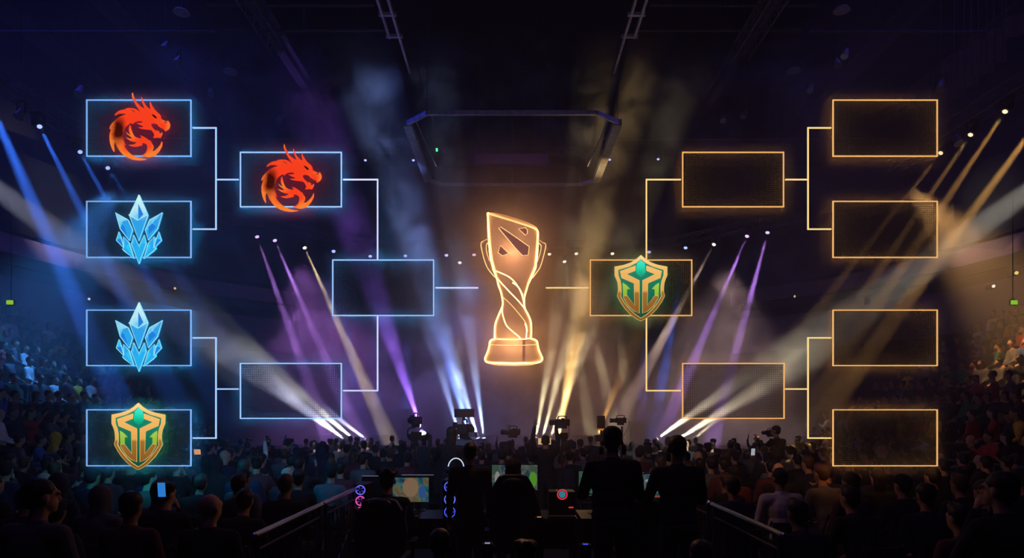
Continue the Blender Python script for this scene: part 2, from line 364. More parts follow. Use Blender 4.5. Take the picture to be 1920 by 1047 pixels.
for sgn, mats, side in ((0, (M_nl, M_nv), 'left'), (1, (M_ny, M_ny), 'right')):
    X = (lambda x: x) if not sgn else (lambda x: 1920-x); colr = 'blue' if not sgn else 'yellow'
    f = lambda pts: [(X(x), y) for x, y in pts]
    line([f([(360, 240), (405, 240)]), f([(405, 240), (405, 430)]), f([(405, 430), (360, 430)]), f([(405, 337), (449, 337)])], mats[0], '%s glowing line joining the upper pair of outer %s frames' % (colr, side))
    line([f([(360, 634), (405, 634)]), f([(405, 634), (405, 822)]), f([(405, 822), (360, 822)]), f([(405, 730), (449, 730)])], mats[0], '%s glowing line joining the lower pair of outer %s frames' % (colr, side))
    c2 = 'white' if not sgn else 'yellow'
    line([f([(642, 337), (708, 337)]), f([(708, 337), (708, 486)])], mats[1], '%s glowing elbow line running down to the inner %s frame' % (c2, side))
    line([f([(642, 733), (708, 733)]), f([(708, 733), (708, 594)])], mats[1], '%s glowing elbow line running up to the inner %s frame' % (c2, side))
    line([f([(815, 540), (898, 540)])], mats[1], 'short %s glowing line pointing at the trophy from the %s' % (c2, side))

# ---------------------------------------------------------------- emblems (traced at true size, 8 m away)
def grad_mat(name, stops, strength, axis=2, lo=-.4, hi=.4, noise=.0):
    """emissive printed face: colour ramp along an axis of the emblem"""
    m, t, o = new_mat(name); N, L = t.nodes, t.links
    tc = N.new('ShaderNodeTexCoord'); sp = N.new('ShaderNodeSeparateXYZ'); L.new(tc.outputs['Object'], sp.inputs[0])
    mr = N.new('ShaderNodeMapRange'); mr.inputs[1].default_value = lo; mr.inputs[2].default_value = hi; L.new(sp.outputs[axis], mr.inputs[0])
    n = N.new('ShaderNodeTexNoise'); n.inputs['Scale'].default_value = 9; L.new(tc.outputs['Object'], n.inputs['Vector'])
    a = N.new('ShaderNodeMath'); a.operation = 'MULTIPLY_ADD'; L.new(n.outputs[0], a.inputs[0]); a.inputs[1].default_value = noise; L.new(mr.outputs[0], a.inputs[2])
    s = N.new('ShaderNodeMath'); s.operation = 'SUBTRACT'; L.new(a.outputs[0], s.inputs[0]); s.inputs[1].default_value = noise*.5
    r = N.new('ShaderNodeValToRGB'); L.new(s.outputs[0], r.inputs[0]); el = r.color_ramp.elements
    while len(el) < len(stops): el.new(.5)
    for e, (p, c) in zip(el, stops): e.position = p; e.color = (*c, 1)
    e = N.new('ShaderNodeEmission'); e.inputs[1].default_value = strength; L.new(r.outputs[0], e.inputs[0]); L.new(e.outputs[0], o.inputs[0]); m.cycles.emission_sampling = 'NONE'; return m
# red dragon
m, t, o = new_mat('dragon print'); N, L = t.nodes, t.links; M_dr = m
tc = N.new('ShaderNodeTexCoord')
def dist_to(loc, sc):
    mp = N.new('ShaderNodeMapping'); mp.vector_type = 'POINT'; L.new(tc.outputs['Object'], mp.inputs[0])
    mp.inputs['Location'].default_value = (-loc[0]*sc[0], 0, -loc[1]*sc[1]); mp.inputs['Scale'].default_value = (sc[0], 0, sc[1])
    n = N.new('ShaderNodeTexNoise'); n.inputs['Scale'].default_value = 8; L.new(tc.outputs['Object'], n.inputs['Vector'])
    v = N.new('ShaderNodeVectorMath'); v.operation = 'LENGTH'; L.new(mp.outputs[0], v.inputs[0])
    a = N.new('ShaderNodeMath'); a.operation = 'MULTIPLY_ADD'; L.new(n.outputs[0], a.inputs[0]); a.inputs[1].default_value = .5; L.new(v.outputs['Value'], a.inputs[2]); return a.outputs[0]
r1 = N.new('ShaderNodeValToRGB'); L.new(dist_to((0, .02), (2.9, 2.9)), r1.inputs[0])
for e, (p, c) in zip(r1.color_ramp.elements, ((.35, (1, .05, .012)), (1.0, (1, .05, .012)))): e.position = p; e.color = (*c, 1)
e = r1.color_ramp.elements.new(.82); e.color = (1, .055, .012, 1)
r1.color_ramp.elements[2].position = 1.0
e = r1.color_ramp.elements.new(.99); e.color = (1, .07, .012, 1)
r3 = N.new('ShaderNodeValToRGB'); L.new(dist_to((.0, .02), (1.75, 1.75)), r3.inputs[0])
for e, (p, c) in zip(r3.color_ramp.elements, ((.72, (0, 0, 0)), (.95, (1, 1, 1)))): e.position = p; e.color = (*c, 1)
r4 = N.new('ShaderNodeValToRGB'); L.new(dist_to((-.12, -.10), (5.5, 7.5)), r4.inputs[0])
for e, (p, c) in zip(r4.color_ramp.elements, ((.35, (1, 1, 1)), (1.0, (0, 0, 0)))): e.position = p; e.color = (*c, 1)
mxa = N.new('ShaderNodeMath'); mxa.operation = 'MAXIMUM'; L.new(r3.outputs[0], mxa.inputs[0]); L.new(r4.outputs[0], mxa.inputs[1])
mc = N.new('ShaderNodeMixRGB'); L.new(mxa.outputs[0], mc.inputs[0]); L.new(r1.outputs[0], mc.inputs[1]); mc.inputs[2].default_value = (1, .24, .03, 1)
r2 = N.new('ShaderNodeValToRGB'); L.new(dist_to((-.25, -.045), (7.0, 3.2)), r2.inputs[0])
for e, (p, c) in zip(r2.color_ramp.elements, ((.50, (.05, .04, .05)), (1.1, (1, 1, 1)))): e.position = p; e.color = (*c, 1)
mm = N.new('ShaderNodeMixRGB'); mm.blend_type = 'MULTIPLY'; mm.inputs[0].default_value = 1; L.new(mc.outputs[0], mm.inputs[1]); L.new(r2.outputs[0], mm.inputs[2])
e = N.new('ShaderNodeEmission'); e.inputs[1].default_value = 1.0; L.new(mm.outputs[0], e.inputs[0]); L.new(e.outputs[0], o.inputs[0])
M_dr.cycles.emission_sampling = 'NONE'
M_drb = emit('dragon unseen back glow', (1, .02, .05), 15)  # hidden back face glow added for the red halo
D1 = [(378,35),(382,62),(400,100),(430,165),(475,215),(520,250),(560,268),(545,235),(525,190),(513,145),(508,95),(525,145),(555,200),(600,250),(645,280),(637,240),(631,200),(635,170),(655,215),(690,270),(735,315),(765,340),(780,362),(785,395),(800,420),(850,445),(875,457),(886,455),(893,440),(901,460),(912,475),(915,510),(905,540),(885,565),(845,590),(858,565),(850,538),(836,574),(824,532),(810,558),(799,515),(784,545),(776,510),(756,526),(742,497),(715,480),(680,472),(645,478),(638,490),(650,515),(675,550),(705,575),(728,598),(735,576),(750,608),(757,588),(766,630),(785,633),(805,610),(800,640),(785,665),(775,685),(735,678),(680,685),(700,662),(692,635),(672,600),(650,575),(620,565),(560,560),(510,553),(462,540),(510,540),(560,526),(515,510),(475,493),(438,474),(490,477),(520,470),(537,452),(500,440),(460,438),(420,445),(390,465),(371,486),(364,475),(374,455),(340,470),(300,495),(265,535),(250,560),(250,590),(225,620),(212,655),(225,665),(238,700),(252,745),(276,802),(240,770),(262,820),(300,870),(350,920),(400,950),(460,975),(520,990),(578,995),(520,1008),(450,1010),(380,1000),(310,975),(250,940),(200,885),(165,830),(140,770),(122,722),(108,750),(102,795),(106,845),(110,888),(85,845),(65,790),(52,720),(52,650),(65,600),(85,545),(70,540),(50,560),(60,520),(90,480),(140,430),(200,385),(250,365),(300,352),(260,335),(210,330),(170,335),(124,360),(150,325),(190,300),(240,285),(300,280),(350,285),(390,305),(427,336),(408,305),(375,280),(330,270),(275,268),(330,260),(390,262),(430,275),(465,295),(496,325),(478,290),(440,235),(405,170),(380,110),(374,70)]
D2 = [(345,505),(355,560),(375,620),(405,665),(450,690),(500,700),(515,687),(487,653),(540,670),(590,700),(640,745),(629,722),(655,765),(677,800),(672,840),(650,890),(700,880),(750,835),(785,790),(805,743),(800,800),(770,860),(730,910),(690,945),(640,962),(590,965),(540,955),(498,946),(540,935),(580,900),(595,850),(597,810),(580,780),(545,762),(515,758),(504,766),(517,786),(490,795),(440,808),(390,812),(325,793),(380,790),(420,778),(445,757),(430,747),(380,740),(330,720),(283,684),(340,700),(385,705),(360,678),(310,640),(288,604),(325,635),(362,658),(342,622),(330,575),(334,535)]
def conv(pts, sc, ox, oy, cx, cy): return [rel(ox+x/sc, oy+y/sc, cx, cy) for x, y in pts]
def dragon():
    cx, cy = 262, 238; root = empty('dragon_emblem', at(cx, cy, DY-.045), 'glowing red dragon emblem in the topmost frame of the outer left column', 'emblem')
    bm = bmesh.new(); plate(bm, conv(D1, 7.754, 200, 170, cx, cy), -.012, .012); obj('dragon_body', bm, [M_dr, M_drb], root)
    bm = bmesh.new(); plate(bm, conv(D2, 7.754, 200, 170, cx, cy), -.012, .012); obj('dragon_claw', bm, [M_dr, M_drb], root)
    dk = diffuse('dark maroon eye', (.03, .004, .008), .8)
    bm = bmesh.new(); plate(bm, conv([(660,350),(700,365),(725,385),(742,411),(712,408),(688,388)], 7.754, 200, 170, cx, cy), -.018, -.0125)
    obj('eye', bm, [dk, dk], root)
    bm = bmesh.new(); plate(bm, conv([(843,463),(862,464),(878,471),(862,480)], 7.754, 200, 170, cx, cy), -.018, -.0125); obj('nostril', bm, [dk, dk], root)
    return root
dr = dragon()
dup(dr, at(262+284.5, 238+96.5, DY-.045), label='glowing red dragon emblem in the inner left frame')
# ice crystals
ICE = [grad_mat('pale ice face', ((0, (.03, .62, 1)), (.55, (.05, .55, .95)), (1, (.66, 1, 1))), 1.0, 2, -.42, .35, .5),
       grad_mat('mid ice face', ((0, (.02, .50, 1)), (.6, (.03, .40, .92)), (1, (.35, .85, 1))), .95, 2, -.35, .4, .6),
       grad_mat('deep ice face', ((0, (.01, .30, .95)), (1, (.02, .22, .85))), .9, 2, -.3, .4, .8), emit('ice unseen back glow', (.0, .42, 1), 11), emit('ice edge', (.42, .92, 1), 1.05)]  # glow on the hidden backs is added to light haze behind the crystals
def gem(bm, pts, ridge, mats, th=.02):
    """faceted crystal: outline + raised inner points joined as facets; mats per outline edge"""
    n = len(pts); fr = [bm.verts.new((x, -.004, z)) for x, z in pts]; bk = [bm.verts.new((x, th, z)) for x, z in pts]
    rv = [bm.verts.new((x, -th, z)) for x, z in ridge[0]]; own = ridge[1]
    for i in range(n):
        j = (i+1) % n; a, b = rv[own[i]], rv[own[j]]
        vs = [fr[i], fr[j], b] + ([a] if a is not b else [])
        bm.faces.new(vs).material_index = mats[i]
        bm.faces.new((fr[j], fr[i], bk[i], bk[j])).material_index = 1
    f = bm.faces.new(bk); f.material_index = 3
    bmesh.ops.triangulate(bm, faces=[f])
    return
def crystal():
    cx, cy = 260.9, 430; root = empty('crystal_emblem', at(cx, cy, DY-.045), 'glowing ice crystal emblem in the second frame of the outer left column', 'emblem')
    c = lambda p: conv(p, 7.475, 200, 360, cx, cy)
    mir = lambda p: [(910-x, y) for x, y in p]
    def shard(name, pts, ridge, own, mats, edge=True):
        bm = bmesh.new(); gem(bm, c(pts), (c(ridge), own), mats)
        if edge: tube(bm, [(x, -.006, z) for x, z in c(pts)], .0045, 4, 4, closed=True)
        obj(name, bm, ICE, root)
    shard('crystal', [(455,42),(582,330),(455,690),(322,330)], [(452,405)], [0, 0, 0, 0], [0, 1, 1, 0])
    bm = bmesh.new(); plate(bm, c([(460,185),(525,325),(460,392)]), -.026, -.019, 2, 2); tube(bm, [(x, -.024, z) for x, z in c([(322,330),(452,408),(582,330)])], .004, 4, 4); obj('facet', bm, ICE, root)
    U1 = [(128,292),(305,395),(368,535),(322,685),(195,520)]
    shard('crystal', U1, [(240,420),(285,560)], [0, 0, 1, 1, 0], [0, 1, 1, 1, 0])
    bm = bmesh.new(); plate(bm, c([(235,470),(262,490),(300,625),(215,520)]), -.026, -.016, 2, 2); obj('facet', bm, ICE, root)
    U2 = [(782,292),(715,520),(585,680),(545,535),(605,395)]
    shard('crystal', U2, [(672,420),(625,560)], [0, 0, 1, 1, 0], [1, 1, 1, 0, 0])
    bm = bmesh.new(); plate(bm, c([(655,450),(700,500),(605,595),(600,500)]), -.026, -.016, 2, 2); obj('facet', bm, ICE, root)
    for f in (lambda p: p, mir):
        shard('crystal', f([(177,560),(215,665),(245,790),(140,680)]), f([(182,665)]), [0, 0, 0, 0], [0, 2, 2, 0])
        shard('crystal', f([(240,628),(320,715),(390,938),(250,830),(222,797),(247,795)]), f([(280,770)]), [0]*6, [1, 0, 1, 1, 1, 1])
    shard('crystal', [(380,605),(455,762),(530,605),(558,730),(455,1010),(350,730)], [(400,730),(455,830),(512,730)], [0, 1, 2, 2, 1, 0], [1, 0, 0, 1, 1, 0])
    return root
cr = crystal()
dup(cr, at(260.9, 632, DY-.045), label='glowing ice crystal emblem in the third frame of the outer left column')
# green and gold shield
M_gold = grad_mat('gold print', ((0, (.22, .09, .015)), (.42, (.38, .17, .03)), (.46, (.85, .42, .09)), (.8, (1, .56, .16)), (1, (1, .82, .40))), 1.0, 2, -.40, .40, .06)
M_lime = grad_mat('lime print', ((0, (.30, .50, .03)), (1, (.42, .72, .10))), 1.0, 2, -.1, .1)
M_green = grad_mat('green print', ((0, (.0, .08, .045)), (.5, (.0, .17, .10)), (.85, (.0, .26, .16)), (1, (.0, .13, .08))), 1.0, 2, -.35, .38, .35)
M_gem = grad_mat('teal gem print', ((0, (.0, .20, .12)), (.5, (.0, .62, .36)), (1, (.05, .95, .72))), 1.0, 2, .10, .33, .2)
M_gb = emit('green unseen back glow', (.0, .6, .24), 11); M_gedge = emit('gold edge', (1, .62, .18), .9)  # green glow added on the hidden shield back for its halo
def shield():
    cx, cy = 260.7, 818; root = empty('shield_emblem', at(cx, cy, DY-.05), 'glowing gold and green shield emblem in the bottom frame of the outer left column', 'emblem')
    c = lambda p: conv(p, 7.758, 200, 750, cx, cy); mir = lambda p: [(940-x, y) for x, y in reversed(p)]
    O = [(470,48),(400,110),(320,160),(220,195),(85,220),(87,350),(108,395),(128,450),(137,520),(137,590),(122,650),(170,740),(240,840),(330,930),(400,980),(470,1015)]
    I = [(470,110),(400,165),(300,215),(135,265),(138,350),(165,420),(180,500),(180,600),(172,655),(220,740),(300,840),(380,915),(470,975)]
    full = lambda h: h + mir(h[1:-1])
    Of, If = c(full(O)), c(full(I))
    bm = bmesh.new(); plate(bm, Of, -.002, .014, 0, 1); obj('shield_plate', bm, [M_green, M_gb], root)
    bm = bmesh.new()   # gold rim: ring between outer and inner outlines
    tris = tessellate_polygon([[Vector((*p, 0)) for p in Of], [Vector((*p, 0)) for p in If]]); al = Of+If
    fr = [bm.verts.new((x, -.016, z)) for x, z in al]
    for q in tris:
        try: bm.faces.new([fr[i] for i in q])
        except ValueError: pass
    bk = [bm.verts.new((x, -.003, z)) for x, z in al]
    for s, n in ((0, len(Of)), (len(Of), len(If))):
        for i in range(n):
            j = (i+1) % n
            bm.faces.new((fr[s+i], fr[s+j], bk[s+j], bk[s+i])).material_index = 1
    tube(bm, [(x, -.017, z) for x, z in If], .0035, 4, 1, closed=True); tube(bm, [(x, -.015, z) for x, z in Of], .003, 4, 1, closed=True)
    obj('rim', bm, [M_gold, M_gedge], root)
    G = [(393,203),(165,285),(185,382),(368,462),(372,575),(376,785),(268,645),(210,650),(216,682),(290,800),(370,870),(447,903),(447,420),(262,328),(388,278)]
    A = [(203,452),(255,485),(312,545),(268,548),(268,645),(210,650)]
    for f in (lambda p: p, mir):
        bm = bmesh.new(); q = c(f(G)); plate(bm, q, -.014, -.003, 0, 0); tube(bm, [(x, -.0145, z) for x, z in q], .0028, 4, 1, closed=True); obj('gold_stroke', bm, [M_gold, M_gedge], root)
        bm = bmesh.new(); plate(bm, c(f(A)), -.013, -.003, 0, 0); obj('lime_hook', bm, M_lime, root)
    bm = bmesh.new(); plate(bm, c([(470,118),(530,172),(540,300),(510,345),(470,370),(430,345),(400,300),(412,172)]), -.008, -.003, 0, 0); obj('teal_gem', bm, M_gem, root)
    return root
sh = shield()
dup(sh, at(1201.5, 540.3, DY-.05), label='glowing gold and green shield emblem right of the trophy', sc=.985)

# ---------------------------------------------------------------- trophy
TX, TB = 962.0, 684.0
def T(px, py, y=0): return Vector(((px-TX)*U, y, (TB-py)*U))
m, t, o = new_mat('glowing amber glass'); N, L = t.nodes, t.links; M_tb = m
e = N.new('ShaderNodeEmission'); tr = N.new('ShaderNodeBsdfTransparent'); mx = N.new('ShaderNodeMixShader')
lw = N.new('ShaderNodeLayerWeight'); lw.inputs[0].default_value = .5
n = N.new('ShaderNodeTexNoise'); n.inputs['Scale'].default_value = 5; n.inputs['Detail'].default_value = 5; tc = N.new('ShaderNodeTexCoord'); L.new(tc.outputs['Object'], n.inputs['Vector'])
r = N.new('ShaderNodeValToRGB'); L.new(lw.outputs['Facing'], r.inputs[0]); el = r.color_ramp.elements
el[0].position = .05; el[0].color = (.22, .085, .06, 1); el[1].position = 1; el[1].color = (2.4, 1.0, .34, 1)
q = el.new(.40); q.color = (.50, .19, .08, 1); q = el.new(.68); q.color = (1.5, .60, .18, 1)
mu = N.new('ShaderNodeMath'); mu.operation = 'MULTIPLY_ADD'; L.new(n.outputs[0], mu.inputs[0]); mu.inputs[1].default_value = .7; mu.inputs[2].default_value = .45
L.new(r.outputs[0], e.inputs[0]); L.new(mu.outputs[0], e.inputs[1])
mx.inputs[0].default_value = .62; L.new(tr.outputs[0], mx.inputs[1]); L.new(e.outputs[0], mx.inputs[2]); L.new(mx.outputs[0], o.inputs[0])
M_tb.cycles.emission_sampling = 'NONE'
M_tt = emit('hot amber neon', (1, .50, .17), 6); M_th = emit('thin amber neon', (1, .48, .16), 2.2); M_hot = emit('wide amber neon', (1, .46, .14), 7)
M_dkp = diffuse('dark rose glass', (.20, .06, .05), .4)
LP = [(684,923),(681,914.5),(676,909.8),(670,910.2),(660.4,914.5),(648,918),(642,919.5),(638,924),(636.6,928),(620.6,927.9),(606.9,929.4),(596,933),(588.5,936.3),(576.3,942.4),(562.5,942.4),(547.2,939.3),(535,934.7),(523.2,932),(510,927.5),(501,924.6),(486.2,920.9),(467,919),(449.2,917.9)]
RP = [(684,1001),(681,1007),(676,1015.5),(670,1016.4),(660.4,1012),(648,1008.1),(640.5,1006.6),(637,1001.5),(635.9,996),(620.6,995.9),(603.8,995.1),(590,989.8),(577.8,982.9),(562.5,982.9),(548.8,985.2),(535,991.3),(529.1,991.2),(514.3,998.6),(501,1003.8),(478.8,1005.3),(449.2,1008.2)]
def interp(P, y):
    P = sorted(P)
    for (a, xa), (b, xb) in zip(P, P[1:]):
        if a <= y <= b: return xa+(xb-xa)*(y-a)/(b-a)
    return P[0][1] if y < P[0][0] else P[-1][1]
def tdepth(y):      # half depth of the body in px-units
    if y > 636: return .86
    if y > 520: return .80
    return .80-.22*min(1, (520-y)/60)
troot = empty('trophy', at(TX, TB, DY), 'glowing amber neon trophy with two handles hanging in the centre', 'trophy')
rows = [684,681,676,670,665,660,654,648,643,640,637.5,636,628,620,612,604,596,588,580,572,564,556,548,540,532,524,516,508,500,490,480,470,460,449.5]
bm = bmesh.new(); rings = []; SEG = 40
for y in rows+['top']:
    tilt = 0
    if y == 'top': xl, xr, yy = 914.4, 1007.5, 449.5; hd = tdepth(yy)
    else: xl, xr, yy = interp(LP, y), interp(RP, y), y; hd = tdepth(y)
    hx = (xr-xl)/2; cx = (xl+xr)/2; ring = []
    for k in range(SEG):
        a = 2*math.pi*k/SEG; ca, sa = math.cos(a), math.sin(a)
        if y == 'top' or yy < 500:     # flattened lens section for the blade of the cup
            ee = .95
        else: ee = 1.0
        X = cx+hx*math.copysign(abs(ca)**ee, ca); Y = hx*hd*math.copysign(abs(sa)**ee, sa)
        zz = yy if y != 'top' else 401+(X-914)*.30
        ring.append(bm.verts.new(((X-TX)*U, Y*U, (TB-zz)*U)))
    rings.append(ring)
for A, B in zip(rings, rings[1:]):
    for k in range(SEG): bm.faces.new((A[k], A[(k+1) % SEG], B[(k+1) % SEG], B[k]))
bm.faces.new(rings[0]); bm.faces.new(rings[-1]); obj('cup_and_stem', bm, M_tb, troot, True)
def front(px, py, off=.012):
    y = max(py, 449.5); xl, xr = interp(LP, y), interp(RP, y); hx = (xr-xl)/2; cx = (xl+xr)/2
    u = max(-1, min(1, (px-cx)/hx)); return T(px, py, -hx*tdepth(y)*U*math.sqrt(max(0, 1-u*u))-off)
sil = [(914.2,399.6),(916,420),(917.9,449.2),(920.9,486.2),(924.6,501),(932,523.2),(934.7,535),(939.3,547.2),(942.4,562.5),(942.4,574),(936.3,588.5),(929.4,606.9),(927.9,620.6),(928,636)]
sir = [(914.2,399.6),(936,406.5),(958.6,413.2),(983.8,421.4),(999,427),(1005.8,430.8),(1008.4,436),(1008.2,449.2),(1006.8,478.8),(1003.8,501),(998.6,514.3),(991.2,529.1),(986.8,544),(983.4,556),(982.6,569),(984.5,580),(989.8,590),(995.1,603.8),(996,620.6),(995.1,636)]
bm = bmesh.new(); tube(bm, smooth_line([T(*p) for p in sil], 4), 1.8*U, 8); tube(bm, smooth_line([T(*p) for p in sir], 4), 1.8*U, 8)
tube(bm, [T(914.2, 399.6), T(917, 449), T(921, 486), T(926, 505), T(934, 530)], [1.4*U, 2.5*U, 2.7*U, 2.7*U, 1.4*U], 8)
tube(bm, [T(1008.4, 436), T(1007, 470), T(1003.8, 501), T(997, 517), T(989, 536)], [1.5*U, 2.5*U, 2.6*U, 2.6*U, 1.4*U], 8)
obj('neon_outline', bm, M_tt, troot, True)
bb = [(928,636.5),(922,638),(918.7,642),(917.6,650),(914.5,661),(911,669),(909.8,674.5),(913,679),(925,682),(940,683.8),(962,685),(985,683.6),(1003,681),(1013,678),(1016.6,673.5),(1014.5,667),(1010.5,658),(1008.1,648.1),(1006.6,641),(1001,637),(995.5,636)]
bm = bmesh.new(); tube(bm, smooth_line([T(*p) if not 920 < p[0] < 1005 or p[1] < 640 else front(p[0], 683)+Vector((0, 0, (683-p[1])*U)) for p in bb], 4), 1.9*U, 8); obj('neon_base_outline', bm, M_hot, troot, True)
inner = [[(930.5,511.4),(942,518),(954.2,524.7),(962,531),(969,539),(976,550.3),(980.6,563),(982.5,572)], [(933,524),(941,535),(956.2,551.8),(971.4,567.1),(984,581),(991,594)],
         [(942.4,577),(942,588),(944.5,600),(950,614.5),(960.7,625.2),(971.4,634),(976,640.5)], [(984,610),(987,620.6),(986,637.4)], [(928,637),(941,640.5),(962.3,641.5),(980,640.5),(996,637)], [(960.7,535),(972,543),(980,556)]]
bm = bmesh.new()
for q in inner: tube(bm, smooth_line([front(*p) for p in q], 5), 1.05*U, 6)
obj('neon_spiral', bm, M_tt, troot, True)
bm = bmesh.new()
for q in ([(942,558),(952,568),(962.3,579.3),(976,596.2),(986.7,611.4),(989,625)], [(921,648.5),(941,651.6),(962,652.4),(985,651.6),(1004,648.5)]):
    tube(bm, smooth_line([front(*p) for p in q], 5), .6*U, 6)
obj('thin_neon_line', bm, M_th, troot, True)
bm = bmesh.new(); 
P = [front(x, y, .02) for x, y in ((979.3, 638), (984, 638), (984, 684.5), (979.3, 684.5))]
f1 = [bm.verts.new(p) for p in P]; f2 = [bm.verts.new(p+Vector((0, .012, 0))) for p in P]; bm.faces.new(f1); bm.faces.new(f2)
for i in range(4): bm.faces.new((f1[i], f1[(i+1) % 4], f2[(i+1) % 4], f2[i]))
obj('base_groove', bm, emit('dim rose strip', (.40, .14, .09), .8), troot)
for nm, q in (('handle', [[(917.9,446.6),(908.3,451.4),(901.9,457.6),(905.4,477.3),(909,490),(914.2,502.5),(920,511),(928,520.3)], [(917.5,453),(912,458.8),(911.3,467),(913.3,477),(917.5,490)]]),
              ('handle', [[(1009,449.2),(1017.9,455.1),(1023.3,459.6),(1019.3,478.8),(1016,491),(1011.9,502.5),(1005.5,512),(998.6,521.7)], [(1009.7,455.1),(1014.9,461),(1014,470),(1011.9,478.8),(1006,495)]])):
    bm = bmesh.new()
    for k in q: tube(bm, smooth_line([T(*p) for p in k], 4), .9*U, 6)
    h = obj(nm, bm, M_th, troot, True)
    o_, i_ = q; bm = bmesh.new(); pl = [((x-TX)*U, (TB-y)*U) for x, y in o_[:-1]+list(reversed(i_))]; plate(bm, pl, -.03, .03, 0, 0)
    obj('handle_glass', bm, M_tb, h)
# the cut-out mark on the cup
for q in ([(935.5,436.8),(939.5,434.7),(958,447),(991.5,470.6),(989.5,486),(979.5,487.2),(965,472)], [(971.8,437.5),(984.5,435.3),(988.2,440),(988,446),(984.5,449.8)], [(938.8,468.5),(953.8,482.8),(942.5,487.5),(934.3,481.5)]):
    bm = bmesh.new(); pts = [front(x, y, .022) for x, y in q]
    ym = min(p.y for p in pts); pts2 = [(p.x, p.z) for p in pts]; plate(bm, pts2, ym-.002, ym+.012, 0, 0)
    tube(bm, [(x, ym-.004, z) for x, z in pts2], .55*U, 6, 1, closed=True); obj('cup_mark', bm, [emit('dim rose mark', (.26, .085, .075), .8), M_th], troot)
l = bpy.data.lights.new('core', 'POINT'); l.energy = 60; l.color = (1, .38, .14); l.shadow_soft_size = .12  # added point lights inside the trophy, warming the haze around it
o = bpy.data.objects.new('core_fill', l); COL.objects.link(o); o.parent = troot; o.location = (0, .0, 1.35)
l2 = bpy.data.lights.new('core', 'POINT'); l2.energy = 60; l2.color = (1, .40, .14); l2.shadow_soft_size = .12
o = bpy.data.objects.new('core_fill', l2); COL.objects.link(o); o.parent = troot; o.location = (0, .0, .25)
c = at(TX, 545, DY)  # haze box added here to spread the trophy glow
haze('glow_haze', (c.x-1.75, DY-.45, c.z-2.0), (c.x+1.75, DY+.45, c.z+2.0), .8, 'haze box added around the trophy to carry its warm glow', 0.0, (0, 1, 2))

# ---------------------------------------------------------------- roof steel, trusses, rigs
def truss_bm(p0, p1, w=.32, r=.022, step=.55):
    bm = bmesh.new(); p0, p1 = Vector(p0), Vector(p1); d = (p1-p0); Ln = d.length; d.normalize()
    s = d.cross(Vector((0, 0, 1))).normalized(); u = Vector((0, 0, 1)); C4 = [(-.5, -.5), (.5, -.5), (.5, .5), (-.5, .5)]
    cs = [s*a*w+u*b*w for a, b in C4]
    for c in cs: bar(bm, p0+c, p1+c, r, seg=6)
    n = max(1, round(Ln/step))
    for i in range(n):
        a = p0+d*(Ln*i/n); b = p0+d*(Ln*(i+1)/n)
        for k in range(4):
            q = cs[k] if i % 2 else cs[(k+1) % 4]; v = cs[(k+1) % 4] if i % 2 else cs[k]
            bar(bm, a+q, b+v, r*.5, seg=4, caps=False)
            bar(bm, a+cs[k], a+cs[(k+1) % 4], r*.5, seg=4, caps=False)
    return bm
def truss(p0, p1, label, w=.32, r=.022, step=.55, mat=None, hang=4):
    p0, p1 = Vector(p0), Vector(p1)
    root = empty('roof_truss', (p0+p1)/2, label, 'truss'); c = (p0+p1)/2
    obj('truss_frame', truss_bm(p0-c, p1-c, w, r, step), mat or M_dmetal, root)
    bm = bmesh.new()
    for i in range(hang):
        p = p0.lerp(p1, (i+.5)/hang)-c; bar(bm, p+Vector((0, 0, w/2)), (p.x, p.y, 15.48-c.z), .008, seg=4)
    obj('hanging_cable', bm, M_black, root)
TZ = 9.2
truss((-11, 6, TZ), (-11, 19.2, TZ), 'long lighting truss over the left stand, four lights hanging below', w=.34)
truss((11, 6, TZ), (11, 19.2, TZ), 'long lighting truss over the right stand, orange lights hanging below', w=.34)
bt = [(-10.6, 24.2), (-9.25, 24.95), (-6.2, 28.0), (6.2, 28.0), (9.25, 24.95), (10.6, 24.2)]
BT = ['left end piece', 'left slanting piece', 'long straight middle piece', 'right slanting piece', 'right end piece']
for (a, b), nm in zip(zip(bt, bt[1:]), BT):
    d = (Vector(b)-Vector(a)).normalized()*.03
    truss((a[0]+d.x, a[1]+d.y, TZ), (b[0]-d.x, b[1]-d.y, TZ), 'back lighting truss above the stage, %s' % nm, w=.30, hang=3 if nm[0] != 'l' or 'long' not in nm else 6)
truss((-4.6, 30.3, 14.0), (4.8, 30.3, 14.0), 'high far truss behind the ring rig with tiny violet lights', w=.3, hang=3)
truss((-7.2, 30.3, 14.0), (-5.0, 30.3, 14.0), 'high far truss left of the ring rig', w=.3, hang=2)
truss((5.2, 30.3, 14.0), (7.4, 30.3, 14.0), 'high far truss right of the ring rig', w=.3, hang=2)
truss((-6.3, 9, 12), (-6.3, 18.3, 12), 'roof truss at upper left running towards the stage', w=.42, r=.02, step=.5)
truss((6.3, 9, 12), (6.3, 18.3, 12), 'roof truss at upper right running towards the stage', w=.42, r=.02, step=.5)
def ladder(x, label):
    root = empty('ladder_truss', (x, 15, 12), label, 'truss'); bm = bmesh.new()
    for s in (-1, 1): box(bm, (s*.13-.03, -3, -.05), (s*.13+.03, 2.6 if s*x > 0 else 4.4, .05))
    for yy in (-2.2, -1.0, .3, 1.6, 2.55): box(bm, (-.22, yy-.04, -.04), (.22, yy+.04, .04))
    obj('truss_frame', bm, M_amet, root)
    bm = bmesh.new()
    for yy in (-2.5, 2.2): bar(bm, (0, yy, .05), (0, yy, 3.47), .01, seg=4)
    obj('hanging_cable', bm, M_black, root)
ladder(-3.1, 'ladder shaped truss at the top left of the centre'); ladder(3.1, 'ladder shaped truss at the top right of the centre')
